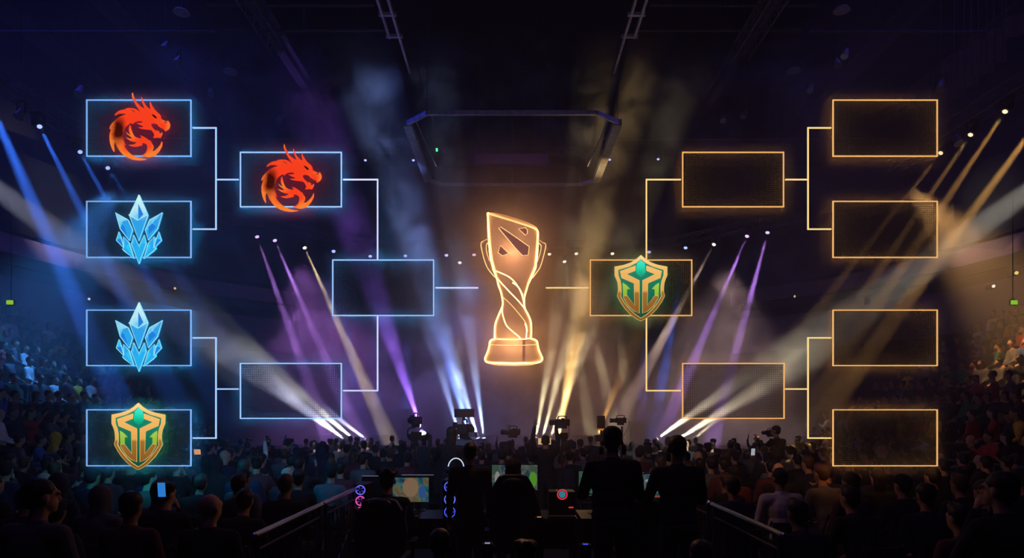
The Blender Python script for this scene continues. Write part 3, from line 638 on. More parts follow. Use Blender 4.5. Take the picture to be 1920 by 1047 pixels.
def pipe(p0, p1, r, label, mat=None):
    root = empty('roof_pipe', (Vector(p0)+Vector(p1))/2, label, 'pipe'); c = root.location; bm = bmesh.new()
    bar(bm, Vector(p0)-c, Vector(p1)-c, r, seg=8); obj('pipe', bm, mat or M_dmetal, root); bm = bmesh.new()
    bm.free()
    for i in range(3):
        bm = bmesh.new(); p = Vector(p0).lerp(Vector(p1), (i+.5)/3)-c; bar(bm, p, (p.x, p.y, 15.48-c.z), .01, seg=4)
        obj('hanging_rod', bm, M_black, root)
for y, x0, x1, z, lab in ((16.4, -7.5, -3.4, 12.1, 'cross pipe at the very top, left of centre'), (16.4, 3.4, 7.5, 12.1, 'cross pipe at the very top, right of centre'), (17.3, -7.5, -3.3, 12.0, 'second cross pipe left of the ladder truss'), (17.3, 3.3, 7.5, 12.0, 'second cross pipe right of the ladder truss'),
    (17.7, -18, -7.9, 12.2, 'long roof pipe crossing the upper left corner'), (17.7, 7.9, 18, 12.2, 'long roof pipe crossing the upper right corner'), (27, -18, -3.4, 13.2, 'far roof pipe behind the blue smoke plume'), (27, 3.4, 18, 13.2, 'far roof pipe behind the amber smoke plume')):
    pipe((x0, y, z), (x1, y, z), .035, lab)
for s, side in ((-1, 'left'), (1, 'right')):
    for x, nm in ((8.2, 'inner'), (13.0, 'middle'), (16.5, 'outer')):
        bm = bmesh.new(); 
        box(bm, (-.16, -12, -.025), (.16, 12, .025)); box(bm, (-.025, -12, .025), (.025, 12, .5)); box(bm, (-.16, -12, .5), (.16, 12, .54))
        tag(obj('roof_beam', bm, diffuse('roof steel', (.05, .05, .06), .6), loc=(s*x, 18, 14.94)), '%s dark steel roof beam on the %s half of the ceiling' % (nm, side), 'beam')
# disc lamps
def disc_lamp(p, label, r=.24):
    root = empty('pendant_disc_lamp', p, label, 'ceiling lamp'); bm = bmesh.new()
    bmesh.ops.create_cone(bm, cap_ends=True, segments=24, radius1=r, radius2=r*.75, depth=.07); obj('lamp_shade', bm, diffuse('grey lamp shade', (.34, .32, .40), .6), root)
    bm = bmesh.new(); bar(bm, (0, 0, .03), (0, 0, 15.48-p[2]), .012, seg=6); obj('suspension_rod', bm, M_black, root)
for px, py, y, lab in ((340, 22, 19.8, 'round pendant disc lamp near the top edge on the left'), (432, 134, 23.2, 'smaller round pendant disc lamp further down on the left'), (1578, 18, 19.7, 'round pendant disc lamp near the top edge on the right'), (1488, 132, 23.1, 'smaller round pendant disc lamp further down on the right')):
    disc_lamp(at(px, py, y), lab)
# small unlit spotlights clamped under the roof beams
def dup_clean(src):
    c = src.copy(); COL.objects.link(c)
    for ch in src.children:
        if not ch.name.startswith('hanging'): d = ch.copy(); COL.objects.link(d); d.parent = c
    return c
sp = None
for i, (px, py, y, nm) in enumerate(((310, 86, 20, 'upper left, beside the disc lamp'), (335, 112, 20.6, 'upper left, lowest of the clustered pair'), (395, 172, 23, 'above the left end of the dragon frame'), (525, 222, 24, 'left, above the inner dragon frame'), (150, 170, 17, 'above the outer left dragon frame'), (40, 212, 15.2, 'far left below the side truss'),
      (1585, 100, 20, 'upper right, brightest of the cluster'), (1570, 118, 20.6, 'upper right, just below the brightest'), (1520, 165, 23, 'right, below the disc lamp'), (1355, 222, 24, 'right, above the inner amber frame'), (1395, 214, 24, 'right, beside the inner amber frame top'), (1765, 160, 17, 'above the outer right frame'), (1795, 262, 16.6, 'on the right truss beside an orange light'))):
    if sp is None:
        sp = bpy.data.objects.new('unlit_spotlight', None); COL.objects.link(sp); sp['category'] = 'spotlight'
        bm = bmesh.new(); bmesh.ops.create_cone(bm, cap_ends=True, segments=12, radius1=.06, radius2=.11, depth=.3, matrix=Matrix.Rotation(R(150), 4, 'X')); obj('lamp_can', bm, diffuse('scuffed lamp can', (.30, .30, .36), .35, .6), sp)
        bm = bmesh.new(); box(bm, (-.13, -.02, -.02), (-.11, .02, .25)); box(bm, (.11, -.02, -.02), (.13, .02, .25)); box(bm, (-.13, -.02, .25), (.13, .02, .27)); obj('clamp', bm, M_black, sp)
        o = sp
    else: o = dup_clean(sp)
    p = at(px, py, y); o.location = p; o.rotation_euler = (0, 0, random.uniform(-1, 1)); bm = bmesh.new(); bar(bm, (0, 0, .27), (0, 0, 15.48-p.z), .010, seg=5); obj('hanging_rod', bm, M_black, o); o['label'] = 'small unlit spotlight in the roof, %s' % nm
# pale banners hung from the upper right roof
for px, py, y, w, h, nm in ((1786, 152, 17.2, .55, .95, 'lowest'), (1812, 128, 16.9, .55, .95, 'second'), (1842, 106, 16.6, .5, .9, 'third'), (1868, 86, 16.3, .42, .85, 'fourth'), (1906, 48, 15.8, .6, .5, 'topmost')):
    bm = bmesh.new(); p = at(px, py, y)
    n = 8; vs = []
    for i in range(n+1):
        xx = -w/2+w*i/n; vs.append((xx, .03*math.sin(i*1.9)))
    for a, b in zip(vs, vs[1:]):
        for z0, z1 in ((-h/2, h/2),):
            q = [bm.verts.new((a[0], a[1], z0)), bm.verts.new((b[0], b[1], z0)), bm.verts.new((b[0], b[1], z1)), bm.verts.new((a[0], a[1], z1))]; bm.faces.new(q)
            q2 = [bm.verts.new((a[0], a[1]+.012, z0)), bm.verts.new((b[0], b[1]+.012, z0)), bm.verts.new((b[0], b[1]+.012, z1)), bm.verts.new((a[0], a[1]+.012, z1))]; bm.faces.new(q2)
    for sx in (-w/2+.02, w/2-.02): bar(bm, (sx, .006, h/2-.02), (sx, .006, 15.48-p.z), .008, seg=4)
    b = obj('hanging_banner', bm, diffuse('lilac drape', (.20, .16, .26), .9), loc=p); b.rotation_euler = (0, 0, R(-25)); tag(b, '%s of the pale cloth banners hanging at the upper right' % nm, 'banner')
# ring rig
RZ = 11.0
def gp(px, py, z=RZ): y = (z-CAMZ)*FP/(HOR-py); return at(px, py, y)
oct_ = [gp(801, 212), gp(1119, 212), gp(1158, 229), gp(1118, 338), gp(1086, 347), gp(831, 347), gp(803, 338), gp(764, 231)]
cc = sum(oct_, Vector())/8; root = empty('ring_rig', cc, 'large eight sided rig hanging over the stage centre', 'lighting rig')
NM = ['front', 'front_corner', 'side', 'back_corner', 'back', 'back_corner', 'side', 'front_corner']
for i in range(8):
    a, b = oct_[i]-cc, oct_[(i+1) % 8]-cc; d = (b-a).normalized(); n_ = Vector((-d.y, d.x, 0)); w = .13 if NM[i] == 'side' else .05; h = .10 if NM[i] == 'side' else .06
    bm = bmesh.new(); a2, b2 = a+d*.01, b-d*.01; V = []
    for p in (a2, b2):
        for sx, sz in ((-w, -h), (w, -h), (w, h), (-w, h)): V.append(bm.verts.new(p+n_*sx+Vector((0, 0, sz))))
    for q in ((0, 1, 2, 3), (7, 6, 5, 4), (0, 4, 5, 1), (1, 5, 6, 2), (2, 6, 7, 3), (3, 7, 4, 0)): bm.faces.new([V[k] for k in q])
    obj('rig_%s_beam' % NM[i], bm, M_amet, root)
for x0, x1, c, s in ((855, 885, (.1, .2, 1), .35), (890, 922, (.08, .3, 1), .6), (925, 956, (.12, .08, 1), .7), (964, 980, (.6, .1, .3), .25), (984, 1008, (1, .08, .15), .5), (1010, 1028, (1, .1, .1), .45), (1036, 1066, (.6, .3, .25), .3), (1076, 1116, (1, .45, .1), .28)):
    a, b = gp(x0, 213.5)-cc, gp(x1, 213.5)-cc; bm = bmesh.new(); box(bm, (a.x, a.y-.10, -.025), (b.x, a.y-.06, .02)); obj('light_strip', bm, emit('rig strip %s' % str(c), c, s), root)
for s in (-1, 1):
    bm = bmesh.new(); a = gp(960+s*180, 228, RZ-.05)-cc; b = gp(960+s*142, 312, RZ-.05)-cc; bar(bm, a, b, .02, seg=6); bar(bm, gp(960+s*150, 216)-cc, gp(960+s*147, 234)-cc, .02, seg=6); obj('inner_rail', bm, M_amet, root)
bm = bmesh.new()
for p in oct_[::2]: q = p-cc; bar(bm, q+Vector((0, 0, .05)), (q.x, q.y, 15.48-RZ), .01, seg=4)
bar(bm, Vector((0, oct_[0].y-cc.y, 0)), Vector((0, oct_[4].y-cc.y, 0)), .018, seg=6)
obj('hanging_cable', bm, M_dmetal, root)
bm = bmesh.new(); box(bm, (-.03, -.03, -.03), (.03, .03, .06)); o = obj('indicator_lamp', bm, emit('green indicator', (.1, 1, .35), 2), root); o.location = gp(819, 282)-cc
pb = empty('suspended_screen', at(959, 298, 22.6), 'wide dark violet screen hanging inside the ring rig', 'screen')
bm = bmesh.new(); box(bm, (-1.25, -.05, -.155), (1.25, .05, .155)); obj('screen_face', bm, emit('dim violet screen', (.055, .015, .13), .16), pb)
bm = bmesh.new()
for s in (-1, 1): bar(bm, (s*1.07, 0, .155), (s*1.07, 0, 15.48-pb.location.z), .01, seg=4)
obj('hanging_cable', bm, M_dmetal, pb)

# ---------------------------------------------------------------- stage
bm = bmesh.new(); box(bm, (-9.5, 22.4, .9), (9.5, 28.5, 1.0)); st = tag(bpy.data.objects.new('stage', None), 'low black stage across the far end of the arena floor', 'stage'); COL.objects.link(st); st.location = (0, 22.4, 0)
bm.free(); bm = bmesh.new(); box(bm, (-9.5, 0, .9), (9.5, 6.1, 1.0)); obj('stage_deck', bm, M_stage, st)
bm = bmesh.new(); box(bm, (-9.45, .06, 0), (9.45, .12, .9)); obj('stage_skirt', bm, M_stage, st)
bm = bmesh.new()
for x in range(-9, 10, 3): 
    for y in (.4, 5.8): box(bm, (x-.05, y-.05, 0), (x+.05, y+.05, .9))
obj('stage_leg', bm, M_black, st)
for px, lab, w, h in ((758, 'tall black speaker stack on the stage left of the gimbal camera', .9, 1.25), (1195, 'black speaker stack on the stage right of the standing crew', .7, .8), (640, 'low black monitor speaker on the stage among the left floor lights', .6, .4)):
    p = at(px, 830, 24.6); root = empty('stage_speaker', (p.x, 24.6, 1.0), lab, 'speaker')
    bm = bmesh.new(); box(bm, (-w/2, -.3, 0), (w/2, .3, h)); obj('speaker_cabinet', bm, M_black, root)
    bm = bmesh.new(); box(bm, (-w/2+.04, -.33, .04), (w/2-.04, -.302, h-.04)); obj('speaker_grille', bm, diffuse('grille', (.02, .02, .022), .6, scale=80), root)
for i, (px, wd) in enumerate(((610, 1.5), (720, 1.3), (950, 1.6), (1090, 1.4), (1290, 1.2))):
    p = at(px, 826, 23.9); root = empty('player_desk', (p.x, 24.5, 1.0), 'low dark desk on the stage, %s from the left' % ('first', 'second', 'third', 'fourth', 'fifth')[i], 'desk')
    bm = bmesh.new(); box(bm, (-wd/2, -.3, .0), (wd/2, .3, .05)); box(bm, (-wd/2, -.28, .05), (wd/2, -.24, .26)); obj('desk_front', bm, M_black, root)
    bm = bmesh.new(); box(bm, (-wd/2, -.34, .26), (wd/2, .3, .29)); obj('desk_top', bm, M_dmetal, root)

# ---------------------------------------------------------------- side stands and concourse
NT, PX, PZ, X0, ZF, YF, YB = 12, .80, .49, 9.9, .30, 3.0, 23.0
M_conc = diffuse('dark concrete', (.035, .033, .04), .9, scale=1.2)
for s, side in ((-1, 'left'), (1, 'right')):
    root = empty('seating_stand', (s*X0, YF, 0), 'tall stepped seating stand full of spectators on the %s' % side, 'seating stand'); bm = bmesh.new()
    L_ = YB-YF
    for k in range(NT):
        xa, xb = -.45+k*PX, -.45+(k+1)*PX; xs = sorted((s*xa, s*xb)); box(bm, (xs[0], 0, 0), (xs[1], L_, ZF+k*PZ))
    obj('stepped_tiers', bm, M_conc, root)
    bm = bmesh.new(); x = -.5*s
    for yy in [i*2.0 for i in range(11)]: bar(bm, (x, yy, 0), (x, yy, ZF+.75), .02, seg=6)
    bar(bm, (x, 0, ZF+.75), (x, L_, ZF+.75), .022, seg=6); bar(bm, (x, 0, ZF+.4), (x, L_, ZF+.4), .014, seg=6); obj('guard_rail', bm, M_dmetal, root)
    # far platform with railing between stand and stage
    root = empty('side_platform', (s*10.8, 26.5, 0), 'raised platform with thin railing beyond the %s stand' % side, 'platform'); bm = bmesh.new(); box(bm, (-1.2, -1.6, 0), (1.2, 1.6, 1.9)); obj('platform_block', bm, M_conc, root)
    bm = bmesh.new()
    for z in (2.35, 2.75): bar(bm, (-1.2, -1.55, z), (1.2, -1.55, z), .015, seg=6)
    for x in (-1.15, 0, 1.15): bar(bm, (x, -1.55, 1.9), (x, -1.55, 2.75), .015, seg=6)
    obj('railing', bm, M_dmetal, root)
    # balcony front with coloured boards, wall band below it
    pts = [(18.4, 8), (18.2, 20), (17.0, 26), (14.6, 31), (11.2, 34.2)]
    m, t, o = new_mat('advert board print '+side); N, L = t.nodes, t.links; vo = N.new('ShaderNodeTexVoronoi'); vo.inputs['Scale'].default_value = .35; tc = N.new('ShaderNodeTexCoord'); L.new(tc.outputs['Object'], vo.inputs[0])
    r = N.new('ShaderNodeValToRGB'); L.new(vo.outputs['Color'], r.inputs[0]); r.color_ramp.elements[0].color = (.16, .12, .26, 1); r.color_ramp.elements[1].color = (.60, .34, .50, 1)
    b = N.new('ShaderNodeBsdfDiffuse'); L.new(r.outputs[0], b.inputs[0]); L.new(b.outputs[0], o.inputs[0])
    def strip(name, z0, z1, mat, label, cat, off=0, parent=None):
        bm = bmesh.new()
        for (ax, ay), (bx, by) in zip(pts, pts[1:]):
            V = [bm.verts.new((s*(x+dx)-s*14, y+dx*.3-20, z)) for dx in (off, off+.12) for x, y in ((ax, ay), (bx, by)) for z in (z0, z1)]
            for q in ((0, 1, 3, 2), (4, 6, 7, 5), (0, 2, 6, 4), (1, 5, 7, 3)): bm.faces.new([V[k] for k in q])
        o_ = obj(name, bm, mat, parent)
        if parent is None: o_.location = (s*14, 20, 0); tag(o_, label, cat)
        return o_
    root = empty('balcony', (s*14, 20, 0), 'curved upper balcony with printed boards around the %s side' % side, 'balcony')
    strip('advert_board', 7.7, 8.35, m, None, None, 0, root); strip('balcony_slab', 7.3, 7.6, M_conc, None, None, .05, root); strip('upper_wall', 8.6, 11.5, diffuse('upper wall', (.02, .02, .03), .9), None, None, .3, root)
    strip('concourse_wall', 5.2, 6.9, diffuse('lilac concourse wall', (.20, .14, .26), .9, scale=.8), '%s concourse wall band above the spectators' % ('dim violet' if s > 0 else 'dim blue'), 'wall', .15)
    # exit lamp
    p = at(960+s*943, 567, 16.5); root = empty('exit_sign', p, 'small green exit sign glowing at the %s edge' % ('far right' if s > 0 else 'far left'), 'exit sign'); bm = bmesh.new(); box(bm, (-.07, 0, -.05), (.07, .05, .05)); obj('sign_face', bm, emit('exit green', (.45, .9, .05), .8), root)
    bm = bmesh.new(); box(bm, (-.085, .05, -.065), (.085, .08, .065)); bar(bm, (0, .07, .06), (0, .07, 7.3-p.z+.1), .01, seg=4); obj('sign_housing', bm, M_black, root)
for px, py, y, c, lab in ((328, 541, 26, (1, .6, .3), 'tiny warm wall lamp left, between the ice crystal frames'), (167, 561, 25, (.8, .85, 1), 'tiny white wall lamp at the left frame column'), (1490, 556, 27, (1, .75, .4), 'tiny warm wall lamp right of the dark gap'), (1906, 512, 17, (.9, .7, .2), 'yellow lit doorway strip at the far right'), (1863, 537, 19, (1, .9, .7), 'tiny white wall lamp at the far right')):
    p = at(px, py, y); root = empty('wall_lamp', p, lab, 'wall lamp'); bm = bmesh.new(); ball(bm, (0, 0, 0), .045, 8); obj('lamp_globe', bm, emit('wall lamp %s' % str(c), c, 1.4), root); bm = bmesh.new(); box(bm, (-.03, .04, -.06), (.03, .3, .06)); obj('bracket', bm, M_black, root)

# ---------------------------------------------------------------- people
def remesh(bm, voxel, smooth_it=4):
    me = bpy.data.meshes.new('tmp'); bm.to_mesh(me); bm.free(); o = bpy.data.objects.new('tmp', me); COL.objects.link(o)
    r = o.modifiers.new('r', 'REMESH'); r.mode = 'VOXEL'; r.voxel_size = voxel; r.use_smooth_shade = True
    s = o.modifiers.new('s', 'SMOOTH'); s.iterations = smooth_it; s.factor = .5
    dg = bpy.context.evaluated_depsgraph_get(); dg.update(); out = bpy.data.meshes.new_from_object(o.evaluated_get(dg))
    bpy.data.objects.remove(o); bpy.data.meshes.remove(me)
    for p in out.polygons: p.use_smooth = True
    return out
def cap(bm, a, b, ra, rb, seg=10):
    bar(bm, a, b, ra, rb, seg); ball(bm, a, ra, seg); ball(bm, b, rb, seg)
V3 = Vector
def pose(kind='seated', lean=0.0, arms='lap', turn=0.0, spread=0.0):
    """joint positions; facing +Y, origin on the floor under the pelvis"""
    J = {}
    seated = kind == 'seated'; pz = .53 if seated else .93
    J['pel'] = V3((0, 0, pz)); up = V3((0, math.sin(lean), math.cos(lean)))
    J['che'] = J['pel']+up*.36; J['nec'] = J['pel']+up*.56+V3((0, .01, 0)); J['hd'] = J['nec']+V3((0, .035+.05*math.sin(lean), .135))
    for s, q in ((-1, 'L'), (1, 'R')):
        sh = J['pel']+up*.475+V3((s*.185, 0, 0)); J['sh'+q] = sh; hip = J['pel']+V3((s*.09, 0, -.03)); J['hip'+q] = hip
        if seated:
            J['kn'+q] = V3((s*(.13+spread), .44, .50)); J['an'+q] = V3((s*(.13+spread), .42, .09))
        else:
            J['kn'+q] = V3((s*(.10+spread), .02, .50)); J['an'+q] = V3((s*(.12+spread), -.02, .09))
        a = arms if isinstance(arms, str) else arms[0 if s < 0 else 1]
        if a == 'lap': el, ha = sh+V3((s*.05, .06, -.28)), J['pel']+V3((s*.09, .30, .10))
        elif a == 'down': el, ha = sh+V3((s*.05, -.02, -.29)), sh+V3((s*.06, .05, -.54))
        elif a == 'hip': el, ha = sh+V3((s*.17, -.08, -.24)), J['pel']+V3((s*.17, .05, .10))
        elif a == 'desk': el, ha = sh+V3((s*.07, .12, -.26)), sh+V3((s*.02, .38, -.28))
        elif a == 'chin': el, ha = sh+V3((s*.02, .16, -.24)), J['hd']+V3((s*.05, .12, -.12))
        elif a == 'phone': el, ha = sh+V3((s*.02, .22, -.06)), sh+V3((-s*.09, .36, .19))
        elif a == 'up': el, ha = sh+V3((s*.06, .10, .26)), sh+V3((s*.02, .16, .52))
        elif a == 'camera': el, ha = sh+V3((s*.10, .16, -.18)), sh+V3((s*.02, .36, .06))
        elif a == 'clap': el, ha = sh+V3((s*.08, .14, -.22)), J['che']+V3((s*.02, .36, .10))
        elif a == 'ear': el, ha = sh+V3((s*.16, .06, -.02)), J['hd']+V3((s*.12, .0, -.02))
        J['el'+q], J['ha'+q] = el, ha
    J['turn'] = turn; J['kind'] = kind; return J
def head_parts(bm, J, det):
    T_ = Matrix.Translation(J['hd']) @ Matrix.Rotation(J['turn'], 4, 'Z')
    def e(c, r, M=None): ball(bm, T_ @ V3(c), r, 14 if det else 10, M=Matrix.Rotation(J['turn'], 3, 'Z'))
    e((0, -.01, .03), (.076, .096, .092)); e((0, .03, -.045), (.058, .062, .062)); e((0, .06, -.075), (.030, .028, .026))
    e((0, .098, -.015), (.013, .020, .024)); e((0, .082, .03), (.06, .02, .018))
    for s in (-1, 1): e((s*.078, -.005, -.005), (.012, .024, .034))
    cap(bm, J['nec']-V3((0, .01, .06)), J['hd']-V3((0, .01, .04)), .058, .052)
def hand(bm, el, ha, s, curl=.8):
    d = (ha-el).normalized(); side = d.cross(V3((0, 0, 1)))
    if side.length < .2: side = V3((1, 0, 0))
    side.normalize(); nrm = side.cross(d).normalized()
    palm = ha+d*.045; M = Matrix((side, nrm, d)).transposed()
    ball(bm, palm, (.040, .016, .048), 10, M=M)
    for i, ln in enumerate((.068, .078, .073, .056)):
        b = palm+side*(-.030+.020*i)+d*.035; m1 = b+d*ln*.5-nrm*.008; t_ = m1+(d*math.cos(curl)-nrm*math.sin(curl))*ln*.55
        cap(bm, b, m1, .0092, .0088, 6); cap(bm, m1, t_, .0088, .0075, 6)
    b = palm+side*(-s*.038)-d*.020; m1 = b+side*(-s*.026)+d*.026; cap(bm, b, m1, .0105, .0095, 6); cap(bm, m1, m1+d*.030-nrm*.008, .0095, .008, 6)
def figure(J, det=False, voxel=.022, hair='short', long_sleeve=True, low=False, wide=1.0):
    """returns meshes: body (one continuous skin), shirt, trousers, hair"""
    out = {}; sg = 8 if low else 12
    bm = bmesh.new(); head_parts(bm, J, det)
    up = (J['nec']-J['pel']).normalized()
    ball(bm, J['pel']+up*.02, (.140, .098, .11), sg); ball(bm, J['che'], (.150, .100, .17), sg); ball(bm, J['pel']+up*.18, (.125, .090, .14), sg)
    cap(bm, J['shL']-V3((-.04, 0, .01)), J['shR']-V3((.04, 0, .01)), .062, .062); cap(bm, J['nec']-up*.10, J['nec'], .075, .056)
    for q, s in (('L', -1), ('R', 1)):
        cap(bm, J['sh'+q], J['el'+q], .050, .038); cap(bm, J['el'+q], J['ha'+q], .037, .026)
        if det: hand(bm, J['el'+q], J['ha'+q], s)
        else:
            d = (J['ha'+q]-J['el'+q]).normalized(); cap(bm, J['ha'+q]+d*.03, J['ha'+q]+d*.11, .034, .022, 8)
        cap(bm, J['hip'+q], J['kn'+q], .080, .055); cap(bm, J['kn'+q], J['an'+q], .052, .038)
        cap(bm, J['an'+q]+V3((0, -.03, -.045)), J['an'+q]+V3((0, .15, -.055)), .040, .032)
    out['body'] = remesh(bm, voxel)
    bm = bmesh.new()
    ball(bm, J['pel']+up*.06, (.162*wide, .120, .12), sg); ball(bm, J['che'], (.172*wide, .122, .19), sg); ball(bm, J['pel']+up*.20, (.160*wide, .118, .16), sg)
    cap(bm, J['shL']-V3((-.035, 0, .01)), J['shR']-V3((.035, 0, .01)), .078, .078); cap(bm, J['nec']-up*.12, J['nec']-up*.035, .098, .068)
    for q in 'LR':
        cap(bm, J['sh'+q], J['el'+q], .064, .052)
        if long_sleeve: cap(bm, J['el'+q], J['el'+q].lerp(J['ha'+q], .9), .051, .037)
    if hair == 'hood': ball(bm, J['hd']+V3((0, -.02, .01)), (.108, .122, .135), sg); cap(bm, J['nec']-up*.04, J['hd'], .09, .10)
    out['shirt'] = remesh(bm, voxel*1.1)
    bm = bmesh.new(); ball(bm, J['pel']-V3((0, 0, .01)), (.160, .120, .105), sg)
    for q in 'LR':
        cap(bm, J['hip'+q], J['kn'+q], .095, .068); cap(bm, J['kn'+q], J['an'+q], .066, .052)
        cap(bm, J['an'+q]+V3((0, -.03, -.04)), J['an'+q]+V3((0, .16, -.05)), .046, .038)
    out['trousers'] = remesh(bm, voxel*1.1)
    if hair not in ('hood', 'bald'):
        bm = bmesh.new(); T_ = Matrix.Translation(J['hd']) @ Matrix.Rotation(J['turn'], 4, 'Z'); Rm = Matrix.Rotation(J['turn'], 3, 'Z')
        e = lambda c, r: ball(bm, T_ @ V3(c), r, sg, M=Rm)
        e((0, -.022, .052), (.086, .100, .083)); e((0, -.045, .0), (.078, .070, .075))
        if hair == 'long': e((0, -.055, -.06), (.085, .055, .11)); e((0, -.06, -.15), (.075, .04, .10))
        if hair == 'bun': e((0, -.10, .10), (.04, .04, .04))
        if hair == 'quiff': e((0, .04, .11), (.06, .05, .035))
        if hair == 'curly':
            for a in range(9): e((.07*math.cos(a*.7), -.03+.07*math.sin(a*.7), .09+.02*math.sin(a*3)), (.04, .04, .035))
        if hair == 'cap': e((0, -.01, .066), (.090, .106, .076)); e((0, .115, .055), (.06, .055, .012))
        out['hair'] = remesh(bm, voxel*.9, 2)
    return out
PROTO = {}
def proto(key, J, hair='short', det=False, voxel=.024, skin=None, long_sleeve=True):
    PROTO[key] = (figure(J, det, voxel, hair, long_sleeve), hair, skin or M_skin)
def person(key, loc, rz, shirt, label, group=None, scale=1.0, name='person', hairmat=None, cat='person'):
    ms, hair, skin = PROTO[key]
    def mk(nm, mesh, mat, parent=None):
        if not mesh.materials: mesh.materials.append(mat)
        o = bpy.data.objects.new(nm, mesh); COL.objects.link(o); o.parent = parent
        o.material_slots[0].link = 'OBJECT'; o.material_slots[0].material = mat; return o
    b = mk('person' if name == 'person' else name, ms['body'], skin)
    b.location = loc; b.rotation_euler = (0, 0, rz); b.scale = (scale,)*3; tag(b, label, cat, group)
    mk('hoodie' if hair == 'hood' else 'shirt', ms['shirt'], CL[shirt], b); mk('trousers', ms['trousers'], M_trous, b)
    if 'hair' in ms: mk('cap' if hair == 'cap' else 'hair', ms['hair'], hairmat or (CL['black'] if hair == 'cap' else M_hair), b)
    return b

# seated prototypes
proto('s_short', pose('seated', .02, 'lap', 0), 'short'); proto('s_lean', pose('seated', .28, 'lap', .2), 'quiff'); proto('s_long', pose('seated', .0, 'lap', -.15), 'long', skin=M_skin2)
proto('s_cap', pose('seated', .05, 'lap', .35), 'cap'); proto('s_curly', pose('seated', .08, ('lap', 'chin'), -.4), 'curly', skin=M_skin2); proto('s_hood', pose('seated', .10, 'lap', 0), 'hood')
proto('s_bun', pose('seated', .0, 'clap', .3), 'bun'); proto('s_bald', pose('seated', -.03, 'lap', -.6, .05), 'bald', skin=M_skin2); proto('s_phone', pose('seated', 0, ('lap', 'phone'), 0), 'short')
HT = {'s_short': 'short hair', 's_lean': 'leaning forward', 's_long': 'long hair', 's_cap': 'dark cap', 's_curly': 'curly hair', 's_hood': 'hood up', 's_bun': 'hair bun', 's_bald': 'shaved head', 's_phone': 'one hand lifted'}
KS = ['s_short', 's_lean', 's_long', 's_cap', 's_curly', 's_short', 's_hood', 's_bun', 's_bald', 's_lean', 's_phone', 's_short']
# seats: one folding chair, copied
def make_chair():
    root = bpy.data.objects.new('folding_chair', None); COL.objects.link(root)
    bm = bmesh.new(); box(bm, (-.20, -.19, .40), (.20, .21, .425)); obj('seat', bm, M_plastic, root)
    bm = bmesh.new(); box(bm, (-.20, -.235, .60), (.20, -.215, .80)); obj('backrest', bm, M_plastic, root)
    for s in (-1, 1):
        bm = bmesh.new(); bar(bm, (s*.21, -.225, .82), (s*.21, .20, .0), .011, seg=6); obj('leg', bm, M_dmetal, root)
        bm = bmesh.new(); bar(bm, (s*.22, .16, .42), (s*.22, -.22, .0), .011, seg=6); obj('leg', bm, M_dmetal, root)
    return root
chair0 = make_chair(); chair0['category'] = 'chair'; used = [0]
def chair(loc, rz, label, group):
    if not used[0]: o = chair0; used[0] = 1
    else: o = dup(chair0)
    o.location = loc; o.rotation_euler = (0, 0, rz); o['label'] = label; o['group'] = group
# low risers under the rows nearest the camera
for s, side in ((-1, 'left'), (1, 'right')):
    bm = bmesh.new(); box(bm, (0, 0, 0), (4.6, 1.9, .24)); o = obj('seating_riser', bm, M_stage, loc=(-6.9 if s < 0 else 2.3, 2.9, 0)); tag(o, 'low black riser under the nearest seats in the bottom %s corner' % side, 'riser')
random.seed(11)
cands = []      # every spectator seat
keep = [(-3.08, 4.25, 1.0), (-4.23, 7.3, .55), (3.1, 7.7, .6), (3.08, 10.5, .4), (4.2, 4.3, .9), (3.4, 4.25, .7), (-4.0, 12.5, .5)]
def clear(x, y): return all((x-a)**2+(y-b)**2 > r*r for a, b, r in keep)
for s in (-1, 1):
    y = 5.35; row = 0
    while y < 20.6:
        x = 2.45+(.2 if row % 2 else 0); seat = 0
        while x < 9.1:
            if x < .80*y-.1 and random.random() < .93 and clear(s*x, y): cands.append(('floor', s, s*(x+random.uniform(-.06, .06)), y+random.uniform(-.08, .08), 0.0, row, seat))
            x += .64; seat += 1
        y += .95; row += 1
y = 12.3; row = 0
while y < 20.6:
    x = -1.95+(.2 if row % 2 else 0); seat = 0
    while x < 2.1:
        if random.random() < .86: cands.append(('front', 0, x+random.uniform(-.06, .06), y+random.uniform(-.1, .1), 0.0, row, seat))
        x += .58; seat += 1
    y += .95; row += 1
for s in (-1, 1):
    for k in range(NT-1):
        x = X0+PX*k+.02; y = max(12.2, (x-.35)/.775); seat = 0
        while y < YB-.35:
            if random.random() < .94: cands.append(('stand', s, s*(x+random.uniform(-.05, .05)), y+random.uniform(-.08, .08), ZF+PZ*k, k, seat))
            y += .50; seat += 1
cands.sort(key=lambda c: c[3]+(2.5 if c[0] == 'stand' else 0)); N_IND = 278
print('SPECTATORS', len(cands), sum(c[0] == 'stand' for c in cands))
SHL = {'black': 'black', 'navy': 'navy', 'grey': 'grey', 'white': 'white', 'maroon': 'maroon', 'red': 'red', 'blue': 'blue', 'green': 'green', 'yellow': 'yellow'}
ORD = 'first second third fourth fifth sixth seventh eighth ninth tenth eleventh twelfth thirteenth fourteenth fifteenth sixteenth seventeenth eighteenth nineteenth twentieth'.split()
